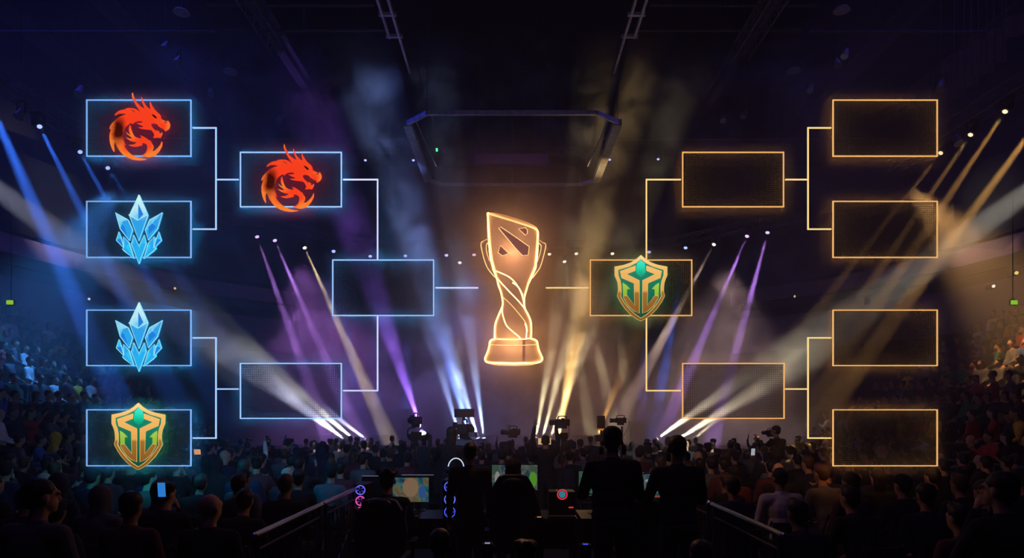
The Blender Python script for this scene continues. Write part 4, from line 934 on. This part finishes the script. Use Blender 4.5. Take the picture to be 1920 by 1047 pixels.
for i, (zone, s, x, y, z, row, seat) in enumerate(cands[:N_IND]):
    key = random.choice(KS); side = 'left' if s < 0 else 'right'
    if zone == 'stand': shirt = random.choice(['black', 'navy', 'grey', 'white', 'maroon', 'red', 'blue', 'grey', 'yellow', 'black'])
    else: shirt = random.choice(['black', 'black', 'navy', 'black', 'grey', 'maroon', 'navy', 'black'])
    rz = random.gauss(0, .12)+math.atan2(x, 30-y)*.6 if zone != 'stand' else math.atan2(x, (20-y)) + random.gauss(0, .25)
    where = {'floor': '%s row, %s seat from the %s pit rail' % (ORD[row], ORD[seat], side), 'front': 'middle block, %s row, %s seat from its left' % (ORD[row], ORD[seat]), 'stand': '%s stand, %s tier, %s seat from near end' % (side, ORD[row], ORD[seat])}[zone]
    g = {'floor': 'spectators in the %s floor rows' % side, 'front': 'spectators in the middle block', 'stand': 'spectators in the %s stand' % side}[zone]
    person(key, (x, y, z), rz, shirt, 'person, %s top, %s, %s' % (shirt, HT[key], where), g, random.uniform(.95, 1.04), hairmat=random.choice([None, None, M_brown]) if key != 's_cap' else None)
    if zone != 'stand': chair((x, y-.01, z), rz, 'black folding chair, '+where, g.replace('spectators', 'folding chairs'))
# all remaining spectators, too many to single out
LOW = []
for key, J, h in (('a', pose('seated', .02, 'lap', 0), 'short'), ('b', pose('seated', .2, 'clap', .3), 'long'), ('c', pose('seated', .0, ('lap', 'chin'), -.3), 'curly'), ('d', pose('seated', .0, ('up', 'lap'), 0), 'short')):
    LOW.append(figure(J, False, .05, h, low=True))
pal = ['black', 'navy', 'grey', 'white', 'maroon', 'red', 'blue', 'yellow', 'green']; cm = [M_skin, M_hair, M_trous]+[CL[c] for c in pal]
verts, faces, mats = [], [], []
for zone, s, x, y, z, row, seat in cands[N_IND:]:
    fg = random.choices(LOW, (5, 3, 3, 1))[0]; sh_ = 3+pal.index(random.choice(['black', 'navy', 'grey', 'white', 'maroon', 'red', 'blue', 'grey', 'yellow', 'black', 'black', 'green'] if zone == 'stand' else ['black', 'black', 'navy', 'grey', 'maroon']))
    rz = random.gauss(0, .12) if zone != 'stand' else math.atan2(x, (20-y))+random.gauss(0, .3)
    M = Matrix.Translation((x, y, z)) @ Matrix.Rotation(rz, 4, 'Z') @ Matrix.Scale(random.uniform(.95, 1.04), 4)
    for nm, mi in (('body', 0), ('shirt', sh_), ('trousers', 2), ('hair', 1)):
        me = fg[nm]; b = len(verts); verts.extend((M @ v.co)[:] for v in me.vertices)
        for p in me.polygons: faces.append([b+i for i in p.vertices]); mats.append(mi)
me = bpy.data.meshes.new('spectator_crowd'); me.from_pydata(verts, [], faces)
for m in cm: me.materials.append(m)
me.polygons.foreach_set('material_index', mats); me.polygons.foreach_set('use_smooth', [True]*len(faces))
o = bpy.data.objects.new('spectator_crowd', me); COL.objects.link(o); tag(o, 'dense crowd of distant spectators filling the side stands and far rows', 'crowd', kind='stuff')

# ---------------------------------------------------------------- people one can pick out
def uniq(key, J, hair, shirt, px, top, label, rz=0, det=False, skin=None, H=None, scale=1.0, hairmat=None, y=None, z=0.0, ls=True, voxel=None, wide=1.0):
    """stands or sits where its head top shows at row `top`"""
    PROTO[key] = (figure(J, det, voxel or (.0095 if det else .020), hair, ls, False, wide), hair, skin or M_skin)
    return person(key, ((px-960)*y/FP, y, z), rz, shirt, label, None, scale, hairmat=hairmat)
uniq('u1', pose('seated', .05, 'lap', -.5), 'short', 'grey', 60, 900, 'large person in grey lavender top filling the bottom left corner', rz=-.15, y=4.25, z=.24, skin=M_skin2, det=True)
uniq('u2', pose('seated', .0, 'lap', -.2), 'hood', 'grey', 300, 913, 'person in pale grey hoodie with hood up, left rows near the rail', y=6.75, det=False)
uniq('u3', pose('seated', .05, 'lap', .3), 'short', 'white', 1466, 875, 'person in white shirt seated just beyond the right rail', y=7.7, det=True, scale=1.03)
uniq('u4', pose('seated', .0, 'lap', .2), 'short', 'grey', 1334, 853, 'person in pale grey shirt seated far along the right rail', y=10.5)
uniq('u5', pose('seated', .1, 'chin', .4), 'short', 'black', 1900, 905, 'large dark person seated in the bottom right corner, hand at chin', rz=.1, y=4.3, z=.24, det=True, scale=1.03)
uniq('u7', pose('seated', 0, ('lap', 'up'), 0), 'short', 'white', 470, 835, 'person in pale top with one arm raised above the left rows', y=12.5)
# heads low in the pit, right in front of the camera
uniq('u8', pose('seated', -.05, 'desk', 0), 'short', 'black', 825, 1002, 'dark short haired person low in the pit, bottom edge left of centre', y=4.7, z=-.0, det=True, scale=.89)
uniq('u9', pose('seated', -.05, 'desk', 0), 'curly', 'black', 985, 1018, 'dark curly haired person whose head just shows at the bottom centre', y=4.5, det=False, scale=.86)
uniq('u10', pose('seated', -.05, 'desk', .3), 'short', 'maroon', 1312, 1018, 'person with reddish lit hair at the bottom edge right of centre', y=4.5, hairmat=M_brown, scale=.86)
# production crew at the desks
def headphones(parent_loc, rz, label, glow=False, sc=1.0):
    root = empty('headphones', parent_loc, label, 'headphones'); root.rotation_euler = (0, 0, rz); root.scale = (sc,)*3
    bm = bmesh.new(); tube(bm, [(.092*math.cos(a), 0, .02+.118*math.sin(a)) for a in [(-.25 if glow else 0)+(math.pi*(1.16 if glow else 1))*i/14 for i in range(15)]], .006 if glow else .010, 6); obj('headband', bm, M_plastic if not glow else emit('white ring light', (.7, .78, 1), 1.0), root)
    for s in (-1, 1):
        bm = bmesh.new(); bmesh.ops.create_cone(bm, cap_ends=True, segments=16, radius1=.045, radius2=.038, depth=.035, matrix=Matrix.Translation((s*.098, 0, .0)) @ Matrix.Rotation(s*math.pi/2, 4, 'Y')); obj('ear_cup', bm, M_plastic, root)
    return root
J = pose('seated', .12, 'desk', .05); uniq('c1', J, 'curly', 'black', 722, 882, 'crew member seated at the leftmost monitor, dark curly hair', y=7.1, det=True, scale=1.06)
J = pose('standing', .03, 'down', .0); uniq('c2', J, 'short', 'black', 881, 843, 'slim crew member in black standing between the left and centre monitors', y=7.6, det=True, scale=.965)
J = pose('seated', .0, 'desk', .05); uniq('c3', J, 'cap', 'maroon', 962, 870, 'crew member hidden behind a gaming chair at the centre monitor', y=7.75, det=True, scale=1.10)
J = pose('standing', .05, 'desk', -.1); uniq('c4', J, 'cap', 'black', 1150, 818, 'tall broad crew member in black and cap standing at the right monitors', y=6.25, det=True, wide=1.22, scale=1.08)
headphones(V3(((1150-960)*6.25/FP, 6.25+.055*1.08, 1.675*1.0)), -.1, 'black headphones worn by the tall crew member in cap', sc=1.08)
J = pose('standing', .05, 'desk', .2); uniq('c5', J, 'short', 'black', 1272, 833, 'crew member in black wearing headphones, standing right of the monitors', y=6.3, det=True, wide=1.12, scale=1.035)
headphones(V3(((1272-960)*6.3/FP, 6.3+.055, 1.612)), .2, 'black headphones on the crew member right of the monitors', sc=1.05)
J = pose('seated', .1, 'desk', 0); uniq('c6', J, 'short', 'black', 1196, 890, 'crew member seated in front of the rightmost monitor', y=7.3, det=False, scale=1.0)
J = pose('standing', .05, 'camera', 0); uniq('c7', J, 'long', 'black', 846, 797, 'camera operator with long hair standing above the crowd', y=10.8, det=True, scale=1.04)
J = pose('standing', .0, ('up', 'up'), 0); uniq('c8', J, 'short', 'black', 1023, 832, 'person holding a phone up with both hands before the stage', y=12.0, det=True, scale=.94)
J = pose('standing', .1, 'camera', .5); uniq('c9', J, 'short', 'black', 1461, 802, 'photographer standing tall above the right rows, bending over a camera', rz=.5, y=14.6, det=True, scale=1.02)
J = pose('seated', 0, ('phone', 'phone'), 0); uniq('c10', J, 'short', 'grey', 1412, 838, 'person in the right rows filming with both hands raised', y=14.3)

# ---------------------------------------------------------------- desks and equipment in the pit
M_desk = diffuse('black desk laminate', (.016, .016, .018), .35)
for x0, x1, nm in ((-1.9, -.62, 'left'), (-.58, .80, 'centre'), (.84, 2.02, 'right')):
    root = empty('production_desk', ((x0+x1)/2, 8.45, 0), '%s black production desk in the pit carrying monitors' % nm, 'desk'); w = (x1-x0)/2
    bm = bmesh.new(); box(bm, (-w, -.36, .72), (w, .40, .75)); obj('desk_top', bm, M_desk, root)
    for s in (-1, 1):
        bm = bmesh.new(); box(bm, (s*(w-.03)-.02, -.30, 0), (s*(w-.03)+.02, .34, .72)); obj('desk_leg', bm, M_black, root)
    bm = bmesh.new(); box(bm, (-w+.05, .30, .25), (w-.05, .32, .70)); obj('modesty_panel', bm, M_black, root)
def screen_mat(name, cols, scale, s, seed):
    m, t, o = new_mat(name); N, L = t.nodes, t.links; tc = N.new('ShaderNodeTexCoord'); mp = N.new('ShaderNodeMapping'); mp.inputs['Location'].default_value = (seed, seed*.7, seed*1.3); L.new(tc.outputs['Object'], mp.inputs[0])
    n = N.new('ShaderNodeTexNoise'); n.inputs['Scale'].default_value = scale; n.inputs['Distortion'].default_value = 1.5; L.new(mp.outputs[0], n.inputs[0])
    v = N.new('ShaderNodeTexVoronoi'); v.inputs['Scale'].default_value = scale*2.2; L.new(mp.outputs[0], v.inputs[0])
    a = N.new('ShaderNodeMath'); a.operation = 'MULTIPLY_ADD'; L.new(v.outputs['Distance'], a.inputs[0]); a.inputs[1].default_value = .35; L.new(n.outputs[0], a.inputs[2])
    r = N.new('ShaderNodeValToRGB'); r.color_ramp.interpolation = 'EASE'; L.new(a.outputs[0], r.inputs[0]); el = r.color_ramp.elements
    while len(el) < len(cols): el.new(.5)
    for i, (e, c) in enumerate(zip(el, cols)): e.position = .38+.42*i/(len(cols)-1); e.color = (*c, 1)
    e = N.new('ShaderNodeEmission'); e.inputs[1].default_value = s*.42; L.new(r.outputs[0], e.inputs[0]); L.new(e.outputs[0], o.inputs[0]); m.cycles.emission_sampling = 'NONE'; return m
def monitor(x, y, w, h, zc, mat, label, blobs=(), rz=0):
    root = empty('computer_monitor', (x, y, .75), label, 'monitor'); root.rotation_euler = (0, 0, rz); z = zc-.75
    bm = bmesh.new(); box(bm, (-w/2-.012, 0, z-h/2-.012), (w/2+.012, .03, z+h/2+.012)); box(bm, (-w*.3, .03, z-h*.3), (w*.3, .06, z+h*.3)); obj('monitor_housing', bm, M_plastic, root)
    bm = bmesh.new(); box(bm, (-w/2, -.003, z-h/2), (w/2, -.0005, z+h/2)); sc_ = obj('screen', bm, mat, root)
    for bx, bz, rx, rz_, c in blobs:
        bm = bmesh.new(); n = 18; plate(bm, [(bx*w+rx*w*math.cos(2*math.pi*k/n), z+bz*h+rz_*h*math.sin(2*math.pi*k/n)) for k in range(n)], -.005, -.0035, 0, 0); obj('screen_picture', bm, emit('picture %s' % str(c), c, .42), sc_)
    bm = bmesh.new(); box(bm, (-.03, .02, 0), (.03, .05, z)); box(bm, (-.12, -.06, 0), (.12, .12, .012)); obj('monitor_stand', bm, M_plastic, root)
MY = 8.5
def mz(row, y=MY): return CAMZ+(HOR-row)*y/FP
def mx_(px, y=MY): return (px-960)*y/FP
monitor(mx_(770), MY, .46, .31, mz(919), screen_mat('game view with tan and blue', [(.01, .05, .12), (.02, .12, .22), (.04, .22, .30), (.25, .30, .16), (.30, .17, .10)], 4, .8, 1), 'leftmost lit monitor showing a tan and blue game view', [(.0, .1, .22, .40, (.42, .28, .16)), (-.1, .38, .05, .06, (.8, .1, .05)), (.32, -.1, .10, .25, (.05, .16, .5))])
monitor(mx_(965), MY, .58, .32, mz(896), screen_mat('game view with teal and green', [(.02, .06, .10), (.05, .14, .20), (.26, .26, .26), (.10, .18, .13)], 5, .8, 2), 'centre lit monitor with a green patch behind the gaming chair', [(.40, -.08, .09, .30, (.16, .55, .04)), (.28, -.12, .07, .42, (.02, .10, .12)), (-.38, -.05, .06, .30, (.5, .5, .46))])
monitor(mx_(1122), MY, .50, .31, mz(907), screen_mat('greenish list view', [(.03, .10, .08), (.05, .14, .11), (.08, .2, .16)], 4, .9, 3), 'pale green monitor partly hidden left of the tall crew member', [(-.40, .30, .03, .05, (.7, .8, .8)), (-.40, .12, .03, .05, (.6, .8, .8)), (-.40, -.06, .03, .05, (.6, .7, .8)), (-.40, -.24, .03, .05, (.7, .7, .6))])
monitor(mx_(1213), MY-.05, .42, .30, mz(911), screen_mat('grey teal studio view', [(.03, .05, .07), (.06, .13, .16), (.20, .28, .30), (.05, .10, .14)], 6, .9, 4), 'rightmost lit monitor showing a pale round table view', [(.10, -.18, .20, .12, (.55, .7, .72)), (.15, .22, .24, .08, (.5, .6, .6)), (0, -.44, .44, .03, (.8, .1, .05))])
# PC towers
def tower(px, y, w, h, cols, label, row):
    x = mx_(px, y); root = empty('computer_tower', (x, y, .75), label, 'computer'); bm = bmesh.new(); box(bm, (-w/2, -.18, 0), (w/2, .22, h)); obj('tower_case', bm, M_plastic, root)
    n = len(cols)
    for i, c in enumerate(cols):
        zc = h*(i+.5)/n; rr = min(w*.42, h/n*.42)
        bm = bmesh.new(); tube(bm, [(rr*math.cos(2*math.pi*k/16), -.185, zc+rr*math.sin(2*math.pi*k/16)) for k in range(16)], .006, 5, closed=True)
        f = obj('fan_ring', bm, emit('fan %s' % str(c), c, 1.2), root)
        bm = bmesh.new()
        for k in range(5):
            a = 2*math.pi*k/5+i; plate(bm, [(.01*math.cos(a), zc+.01*math.sin(a)), (rr*.85*math.cos(a-.25), zc+rr*.85*math.sin(a-.25)), (rr*.85*math.cos(a+.3), zc+rr*.85*math.sin(a+.3))], -.186, -.181, 0, 0)
        obj('fan_blades', bm, emit('blades %s' % str(c), tuple(k*.5 for k in c), .6), f)
tower(682, 8.4, .17, .40, [(.9, .05, .35), (.8, .1, .6), (.15, .15, 1)], 'computer tower with pink and blue fan rings at the left end', 945)
tower(846, 8.3, .17, .46, [(.06, .10, .9), (.12, .18, 1), (.10, .14, 1)], 'computer tower with three blue fans beside the slim crew member', 965)
root = empty('graphics_unit', (mx_(1052), 8.4, .75), 'open computer unit with red lit and glassy round fan, desk centre', 'computer'); bm = bmesh.new(); box(bm, (-.16, -.10, 0), (.16, .2, .30)); obj('unit_case', bm, M_plastic, root)
bm = bmesh.new(); tube(bm, [(.06*math.cos(2*math.pi*k/18), -.105, .27+.06*math.sin(2*math.pi*k/18)) for k in range(18)], .007, 5, closed=True); f = obj('fan_ring', bm, emit('red ring', (1, .04, .06), .9), root)
bm = bmesh.new(); ball(bm, (0, -.10, .27), (.045, .012, .045), 14); obj('fan_hub', bm, emit('teal hub', (.05, .22, .30), .8), f)
bm = bmesh.new(); box(bm, (.08, -.105, .10), (.14, -.101, .115)); obj('indicator', bm, emit('red dot', (1, .05, .03), .8), root)
for px, nm, w in ((1053, 'centre', .34), (905, 'left of centre', .3), (760, 'left', .34), (1190, 'right', .34)):
    root = empty('keyboard', (mx_(px, 8.2), 8.17, .75), 'low black keyboard on the %s part of the desks' % nm, 'keyboard'); bm = bmesh.new(); box(bm, (-w/2, -.06, 0), (w/2, .06, .018)); obj('keyboard_case', bm, M_plastic, root)
    bm = bmesh.new()
    for i in range(12):
        for j in range(4): box(bm, (-w/2+.012+i*(w-.024)/12, -.052+j*.026, .018), (-w/2+.012+(i+.82)*(w-.024)/12, -.030+j*.026, .024))
    obj('keys', bm, diffuse('grey keys', (.12, .12, .13), .5), root)
hs = headphones(V3((mx_(855, 8.9), 8.9, mz(882, 8.9))), 0, 'white lit ring headset hanging on a stand above the blue tower', True, 1.15)
bm = bmesh.new(); bar(bm, (0, .04, -.62), (0, .04, .10), .012, seg=8); box(bm, (-.015, -.02, .095), (.015, .05, .115)); bar(bm, (0, .04, -.635), (0, .04, -.62), .08, seg=16); obj('headset_stand', bm, M_black, hs)
bm = bmesh.new(); box(bm, (mx_(855, 8.9)-.14, 8.76, 0), (mx_(855, 8.9)+.14, 9.1, mz(882, 8.9)-.635*1.15)); tag(obj('equipment_case', bm, M_black), 'black case under the lit headset stand', 'case')
for px, row, y, w, nm in ((783, 891, 8.76, .42, 'left'), (700, 893, 8.76, .3, 'far left')):
    root = empty('turned_monitor', (mx_(px, y), y, .75), 'dark monitor edge with a thin bright line, %s of the pit' % nm, 'monitor'); z = mz(row, y)-.75
    bm = bmesh.new(); box(bm, (-w/2, 0, z-.27), (w/2, .03, z)); box(bm, (-.03, .03, 0), (.03, .05, z-.1)); box(bm, (-.1, -.05, 0), (.1, .1, .012)); obj('monitor_housing', bm, M_plastic, root)
    bm = bmesh.new(); box(bm, (-w/2, -.002, z-.004), (w/2, .0, z+.002)); obj('lit_edge', bm, emit('lit edge', (.5, .45, .6), .45), root)
# gaming chairs
def gaming_chair(px, y, label, top):
    root = empty('gaming_chair', (mx_(px, y), y, 0), label, 'chair'); zt = CAMZ+(HOR-top)*y/FP
    h = zt-.55
    bm = bmesh.new(); P = [(-.17, 0), (-.25, .10), (-.27, .30), (-.25, .44), (-.27, .56), (-.22, h-.12), (-.16, h-.02), (-.09, h), (.09, h), (.16, h-.02), (.22, h-.12), (.27, .56), (.25, .44), (.27, .30), (.25, .10), (.17, 0)]
    plate(bm, P, -.06, .05, 0, 0); q = obj('backrest', bm, M_plastic, root, loc=(0, -.22, .52))
    m = q.modifiers.new('b', 'BEVEL'); m.width = .025; m.segments = 3
    bm = bmesh.new(); ball(bm, (0, -.30, .60+h*.78), (.13, .04, .07), 12); obj('head_cushion', bm, M_plastic, root)
    bm = bmesh.new(); box(bm, (-.26, -.22, .44), (.26, .28, .53)); s_ = obj('seat', bm, M_plastic, root); m = s_.modifiers.new('b', 'BEVEL'); m.width = .03; m.segments = 3
    for s in (-1, 1):
        bm = bmesh.new(); box(bm, (s*.30-.03, -.12, .66), (s*.30+.03, .16, .69)); box(bm, (s*.29-.015, -.02, .46), (s*.29+.015, .03, .66)); obj('armrest', bm, M_plastic, root)
    bm = bmesh.new(); bar(bm, (0, 0, .10), (0, 0, .44), .03); 
    for k in range(5):
        a = 2*math.pi*k/5; bar(bm, (0, 0, .10), (.30*math.cos(a), .30*math.sin(a), .07), .022, .015); ball(bm, (.30*math.cos(a), .30*math.sin(a), .035), .035, 8)
    obj('star_base', bm, M_black, root)
gaming_chair(962, 7.70, 'tall black gaming chair with cut in waist at the centre monitor', 882)
gaming_chair(722, 7.05, 'black gaming chair at the leftmost monitor', 925)
gaming_chair(1196, 7.25, 'black gaming chair before the rightmost monitor', 925)
for px, y, z, who, g in ((825, 4.7, 0, 'short haired person low in the pit', 'pit'), (985, 4.5, 0, 'curly haired person low in the pit', 'pit'), (1312, 4.5, 0, 'brown haired person low in the pit', 'pit'), (60, 4.25, .24, 'large person in the bottom left corner', 'left floor rows'), (300, 6.75, 0, 'person in the pale grey hoodie', 'left floor rows'), (1466, 7.7, 0, 'person in white shirt by the right rail', 'right floor rows'),
        (1334, 10.5, 0, 'person in pale grey shirt along the right rail', 'right floor rows'), (1900, 4.3, .24, 'large person in the bottom right corner', 'right floor rows'), (470, 12.5, 0, 'person with one arm raised', 'left floor rows'), (1412, 14.3, 0, 'person filming with both hands', 'right floor rows')):
    chair(((px-960)*y/FP, y-.01, z), 0, 'black folding chair under the '+who, 'folding chairs in the '+g)
# little glowing gear in the dark; the orange glint is put in as emission
for px, row, y, c, lab in ((914, 1019, 5.6, (.35, .45, .8), 'small pale blue glowing phone low in the dark pit'), (1098, 1021, 5.6, (.08, .12, 1), 'small blue lit gadget low in the dark pit'), (1011, 970, 7.0, (.7, .25, .12), 'small orange glint on a box below the gaming chair')):
    z = CAMZ+(HOR-row)*y/FP; root = empty('small_gadget', (mx_(px, y), y, z), lab, 'gadget'); bm = bmesh.new(); box(bm, (-.03, 0, -.006), (.03, .04, .006)); obj('gadget_case', bm, M_plastic, root); bm = bmesh.new(); box(bm, (-.022, -.002, -.004), (.022, 0, .004)); obj('gadget_light', bm, emit('gadget %s' % str(c), c, .9), root)
    bm = bmesh.new(); box(bm, (mx_(px, y)-.045, y-.02, 0), (mx_(px, y)+.045, y+.06, z-.006)); tag(obj('equipment_post', bm, M_black), 'black post under the %s' % lab.split(' low')[0].split(' on')[0], 'post')

# steel rails on both sides of the pit
for s, side in ((-1, 'left'), (1, 'right')):
    X = s*1.93 if s < 0 else 2.03; ys = [(5.0, 6.75), (6.85, 8.2), (8.3, 10.3)]
    for i, (a, b) in enumerate(ys):
        root = empty('barrier_rail', (X, (a+b)/2, 0), '%s steel barrier rail section beside the pit, %s' % (side, ('nearest the camera', 'second from the camera', 'furthest from the camera')[i]), 'barrier'); hb = (b-a)/2
        bm = bmesh.new(); bar(bm, (0, -hb, 1.10), (0, hb, 1.10), .024, seg=12); ball(bm, (0, -hb, 1.10), .026, 10); ball(bm, (0, hb, 1.10), .026, 10); obj('top_rail', bm, M_rail, root)
        for q in (-1, 1):
            bm = bmesh.new(); bar(bm, (0, q*(hb-.06), 0), (0, q*(hb-.06), 1.08), .02, seg=8); obj('post', bm, M_dmetal, root)
        bm = bmesh.new()
        for k in range(7): bar(bm, (0, -hb+.2+k*(2*hb-.4)/6, .2), (0, -hb+.2+k*(2*hb-.4)/6, .98), .008, seg=6)
        bar(bm, (0, -hb+.06, .98), (0, hb-.06, .98), .012, seg=6); bar(bm, (0, -hb+.06, .2), (0, hb-.06, .2), .012, seg=6); obj('infill_bars', bm, M_dmetal, root)
# phones held in the crowd
def phone(p, rz, c, label, s=1.0, w=.075, h=.15):
    root = empty('phone', p, label, 'phone'); root.rotation_euler = (R(10), 0, rz); bm = bmesh.new(); box(bm, (-w/2, 0, -h/2), (w/2, .008, h/2)); obj('phone_case', bm, M_plastic, root)
    bm = bmesh.new(); box(bm, (-w/2+.004, -.001, -h/2+.006), (w/2-.004, -.0002, h/2-.006)); obj('phone_screen', bm, emit('phone %s' % str(c), c, s), root)
phone(at(1021, 828, 12.15), 0, (1, .62, .3), 'phone with warm screen held up sideways before the stage centre', .7, .24, .13)
phone(at(303, 919, 6.3), .2, (.03, .25, .8), 'small blue phone screen in the left rows', .8)
phone(at(370, 848, 13.4), 0, (1, .45, .2), 'phone with orange screen right of the green shield frame', .7, .14, .12)
phone(at(1412, 848, 14.1), 0, (.5, .55, .6), 'phone held up by the filming person in the right rows', .7, .09, .16)

# ---------------------------------------------------------------- broadcast cameras
def light_stand(px, y, ztop, label, name='camera_stand', tripod=True):
    root = empty(name, (mx_(px, y), y, 0), label, 'camera stand'); bm = bmesh.new(); bar(bm, (0, 0, .5), (0, 0, ztop), .022, .016, 8); bar(bm, (0, 0, .3), (0, 0, .95), .032, seg=8); obj('column', bm, M_black, root)
    for k in range(3):
        a = 2*math.pi*k/3+.5; bm = bmesh.new(); bar(bm, (0, 0, .75), (.34*math.cos(a), .34*math.sin(a), .012), .016, .012); obj('leg', bm, M_black, root)
    return root
def cam_body(px, row, y, sc, label, kind='cam', rz=0):
    root = empty('video_camera', at(px, row, y), label, 'video camera'); root.scale = (sc,)*3; root.rotation_euler = (0, 0, rz)
    bm = bmesh.new(); box(bm, (-.09, -.20, -.08), (.09, .16, .09)); b = obj('camera_body', bm, M_black, root); m = b.modifiers.new('b', 'BEVEL'); m.width = .012
    bm = bmesh.new(); bar(bm, (0, .16, 0), (0, .34, 0), .06, .075, 16); obj('lens', bm, M_plastic, root)
    bm = bmesh.new(); tube(bm, smooth_line([(0, -.14, .09), (0, -.12, .16), (0, .08, .16), (0, .12, .09)]), .014, 6); obj('handle', bm, M_black, root)
    bm = bmesh.new(); box(bm, (-.17, -.14, .02), (-.10, -.10, .12)); obj('viewfinder', bm, M_black, root)
    bm = bmesh.new(); box(bm, (-.06, -.12, -.15), (.06, .10, -.08)); obj('mount_plate', bm, M_black, root); return root
z_ = lambda row, y: CAMZ+(HOR-row)*y/FP
# gimbal camera at 778
light_stand(778, 11, z_(822, 11)-.0, 'thin stand carrying the gimbal camera, left of the operator')
g = cam_body(779, 789, 11, .72, 'gimbal mounted camera on top of the leftmost stand', rz=.5)
bm = bmesh.new(); tube(bm, smooth_line([(0, 0, -.15), (-.17, 0, -.2), (-.17, 0, -.40), (0, 0, -.46)]), .016, 8); box(bm, (-.15, -.06, -.44), (.13, .06, -.26)); obj('gimbal_arm', bm, M_black, g)
bm = bmesh.new(); box(bm, (-.17, -.07, -.30), (-.14, .05, -.24)); obj('pale_clamp', bm, diffuse('pale metal', (.6, .62, .7), .4, .5), g)
# light tower beside it
root = empty('light_stand', (mx_(795, 12.4), 12.4, 0), 'dark stand with a stage lamp head behind the gimbal camera', 'light stand'); zt = z_(838, 12.4)
bm = bmesh.new(); box(bm, (-.12, -.08, zt-.30), (.12, .08, zt)); box(bm, (-.10, -.06, 0), (.10, .06, zt-.30)); obj('stand_box', bm, M_black, root)
for s in (-1, 1):
    bm = bmesh.new(); box(bm, (s*.13-.015, -.04, zt), (s*.13+.015, .04, zt+.22)); obj('yoke_arm', bm, M_black, root)
bm = bmesh.new(); ball(bm, (0, 0, zt+.20), (.11, .13, .10), 14); lh = obj('lamp_head', bm, M_black, root)
bm = bmesh.new(); ball(bm, (-.02, -.09, zt+.25), (.075, .05, .05), 12); obj('lens', bm, emit('violet blue lens', (.45, .5, 1), 3), lh)
# big operator camera
light_stand(872, 10.95, z_(818, 10.95), 'tripod under the large broadcast camera')
b = cam_body(872, 806, 10.95, 1.0, 'large broadcast camera used by the long haired operator', rz=-.2)
bm = bmesh.new(); box(bm, (-.15, -.12, .20), (.17, -.05, .34)); box(bm, (-.02, -.10, .15), (.02, -.06, .21)); obj('monitor_hood', bm, M_black, b)
bm = bmesh.new(); box(bm, (.10, -.15, -.12), (.20, .02, -.04)); box(bm, (-.15, -.16, -.26), (.16, .0, -.17)); obj('control_box', bm, diffuse('grey control box', (.16, .16, .2), .5), b)
light_stand(961, 11.5, z_(824, 11.5), 'tripod of the small camera in front of the stage centre')
b = cam_body(961, 811, 11.5, .62, 'small camera on tripod in front of the stage centre', rz=1.1)
bm = bmesh.new(); box(bm, (-.20, .02, .05), (-.10, .10, .22)); obj('side_screen', bm, diffuse('grey side screen', (.3, .3, .32), .5), b)
light_stand(1054, 10.2, z_(812, 10.2), 'tall stand carrying the camera right of centre')
b = cam_body(1053, 793, 10.2, .60, 'camera with curved cable on the tall stand right of centre', rz=.9)
bm = bmesh.new(); tube(bm, smooth_line([(.08, 0, .05), (.22, -.02, .0), (.30, -.03, -.20), (.28, 0, -.40), (.06, 0, -.5)]), .007, 6); obj('cable', bm, M_plastic, b)
bm = bmesh.new(); box(bm, (.02, -.06, -.42), (.20, .06, -.26)); box(bm, (-.15, -.04, -.36), (-.02, .04, -.28)); obj('battery_box', bm, M_black, b)
light_stand(1127, 10.4, z_(822, 10.4), 'stand holding the black box lamp')
root = empty('box_lamp', at(1127, 792, 10.4), 'black box lamp with an orange lit underside on a stand', 'lamp'); root.scale = (.62, .62, 1); bm = bmesh.new(); box(bm, (-.09, -.09, -.10), (.09, .09, .10)); obj('lamp_box', bm, M_black, root)
bm = bmesh.new(); box(bm, (-.07, -.095, -.13), (.07, .05, -.10)); obj('lit_base', bm, emit('orange base', (1, .35, .04), .5), root); bm = bmesh.new(); box(bm, (-.13, -.1, -.30), (.13, .1, -.20)); box(bm, (-.02, -.02, -.2), (.02, .02, -.13)); obj('lower_box', bm, M_black, root)
light_stand(1166, 10.4, z_(800, 10.4), 'thin stand of the camera left of the tall crew member')
b = cam_body(1163, 789, 10.4, .48, 'small camera leaning left on the thin stand by the tall crew member', rz=1.4)
bm = bmesh.new(); tube(bm, smooth_line([(.0, -.12, .08), (.0, -.26, .02), (.0, -.26, -.22), (0, -.10, -.5)]), .008, 6); obj('cable', bm, M_plastic, b)
b = cam_body(1444, 812, 14.85, .6, 'camera held by the photographer above the right rows', rz=.5)
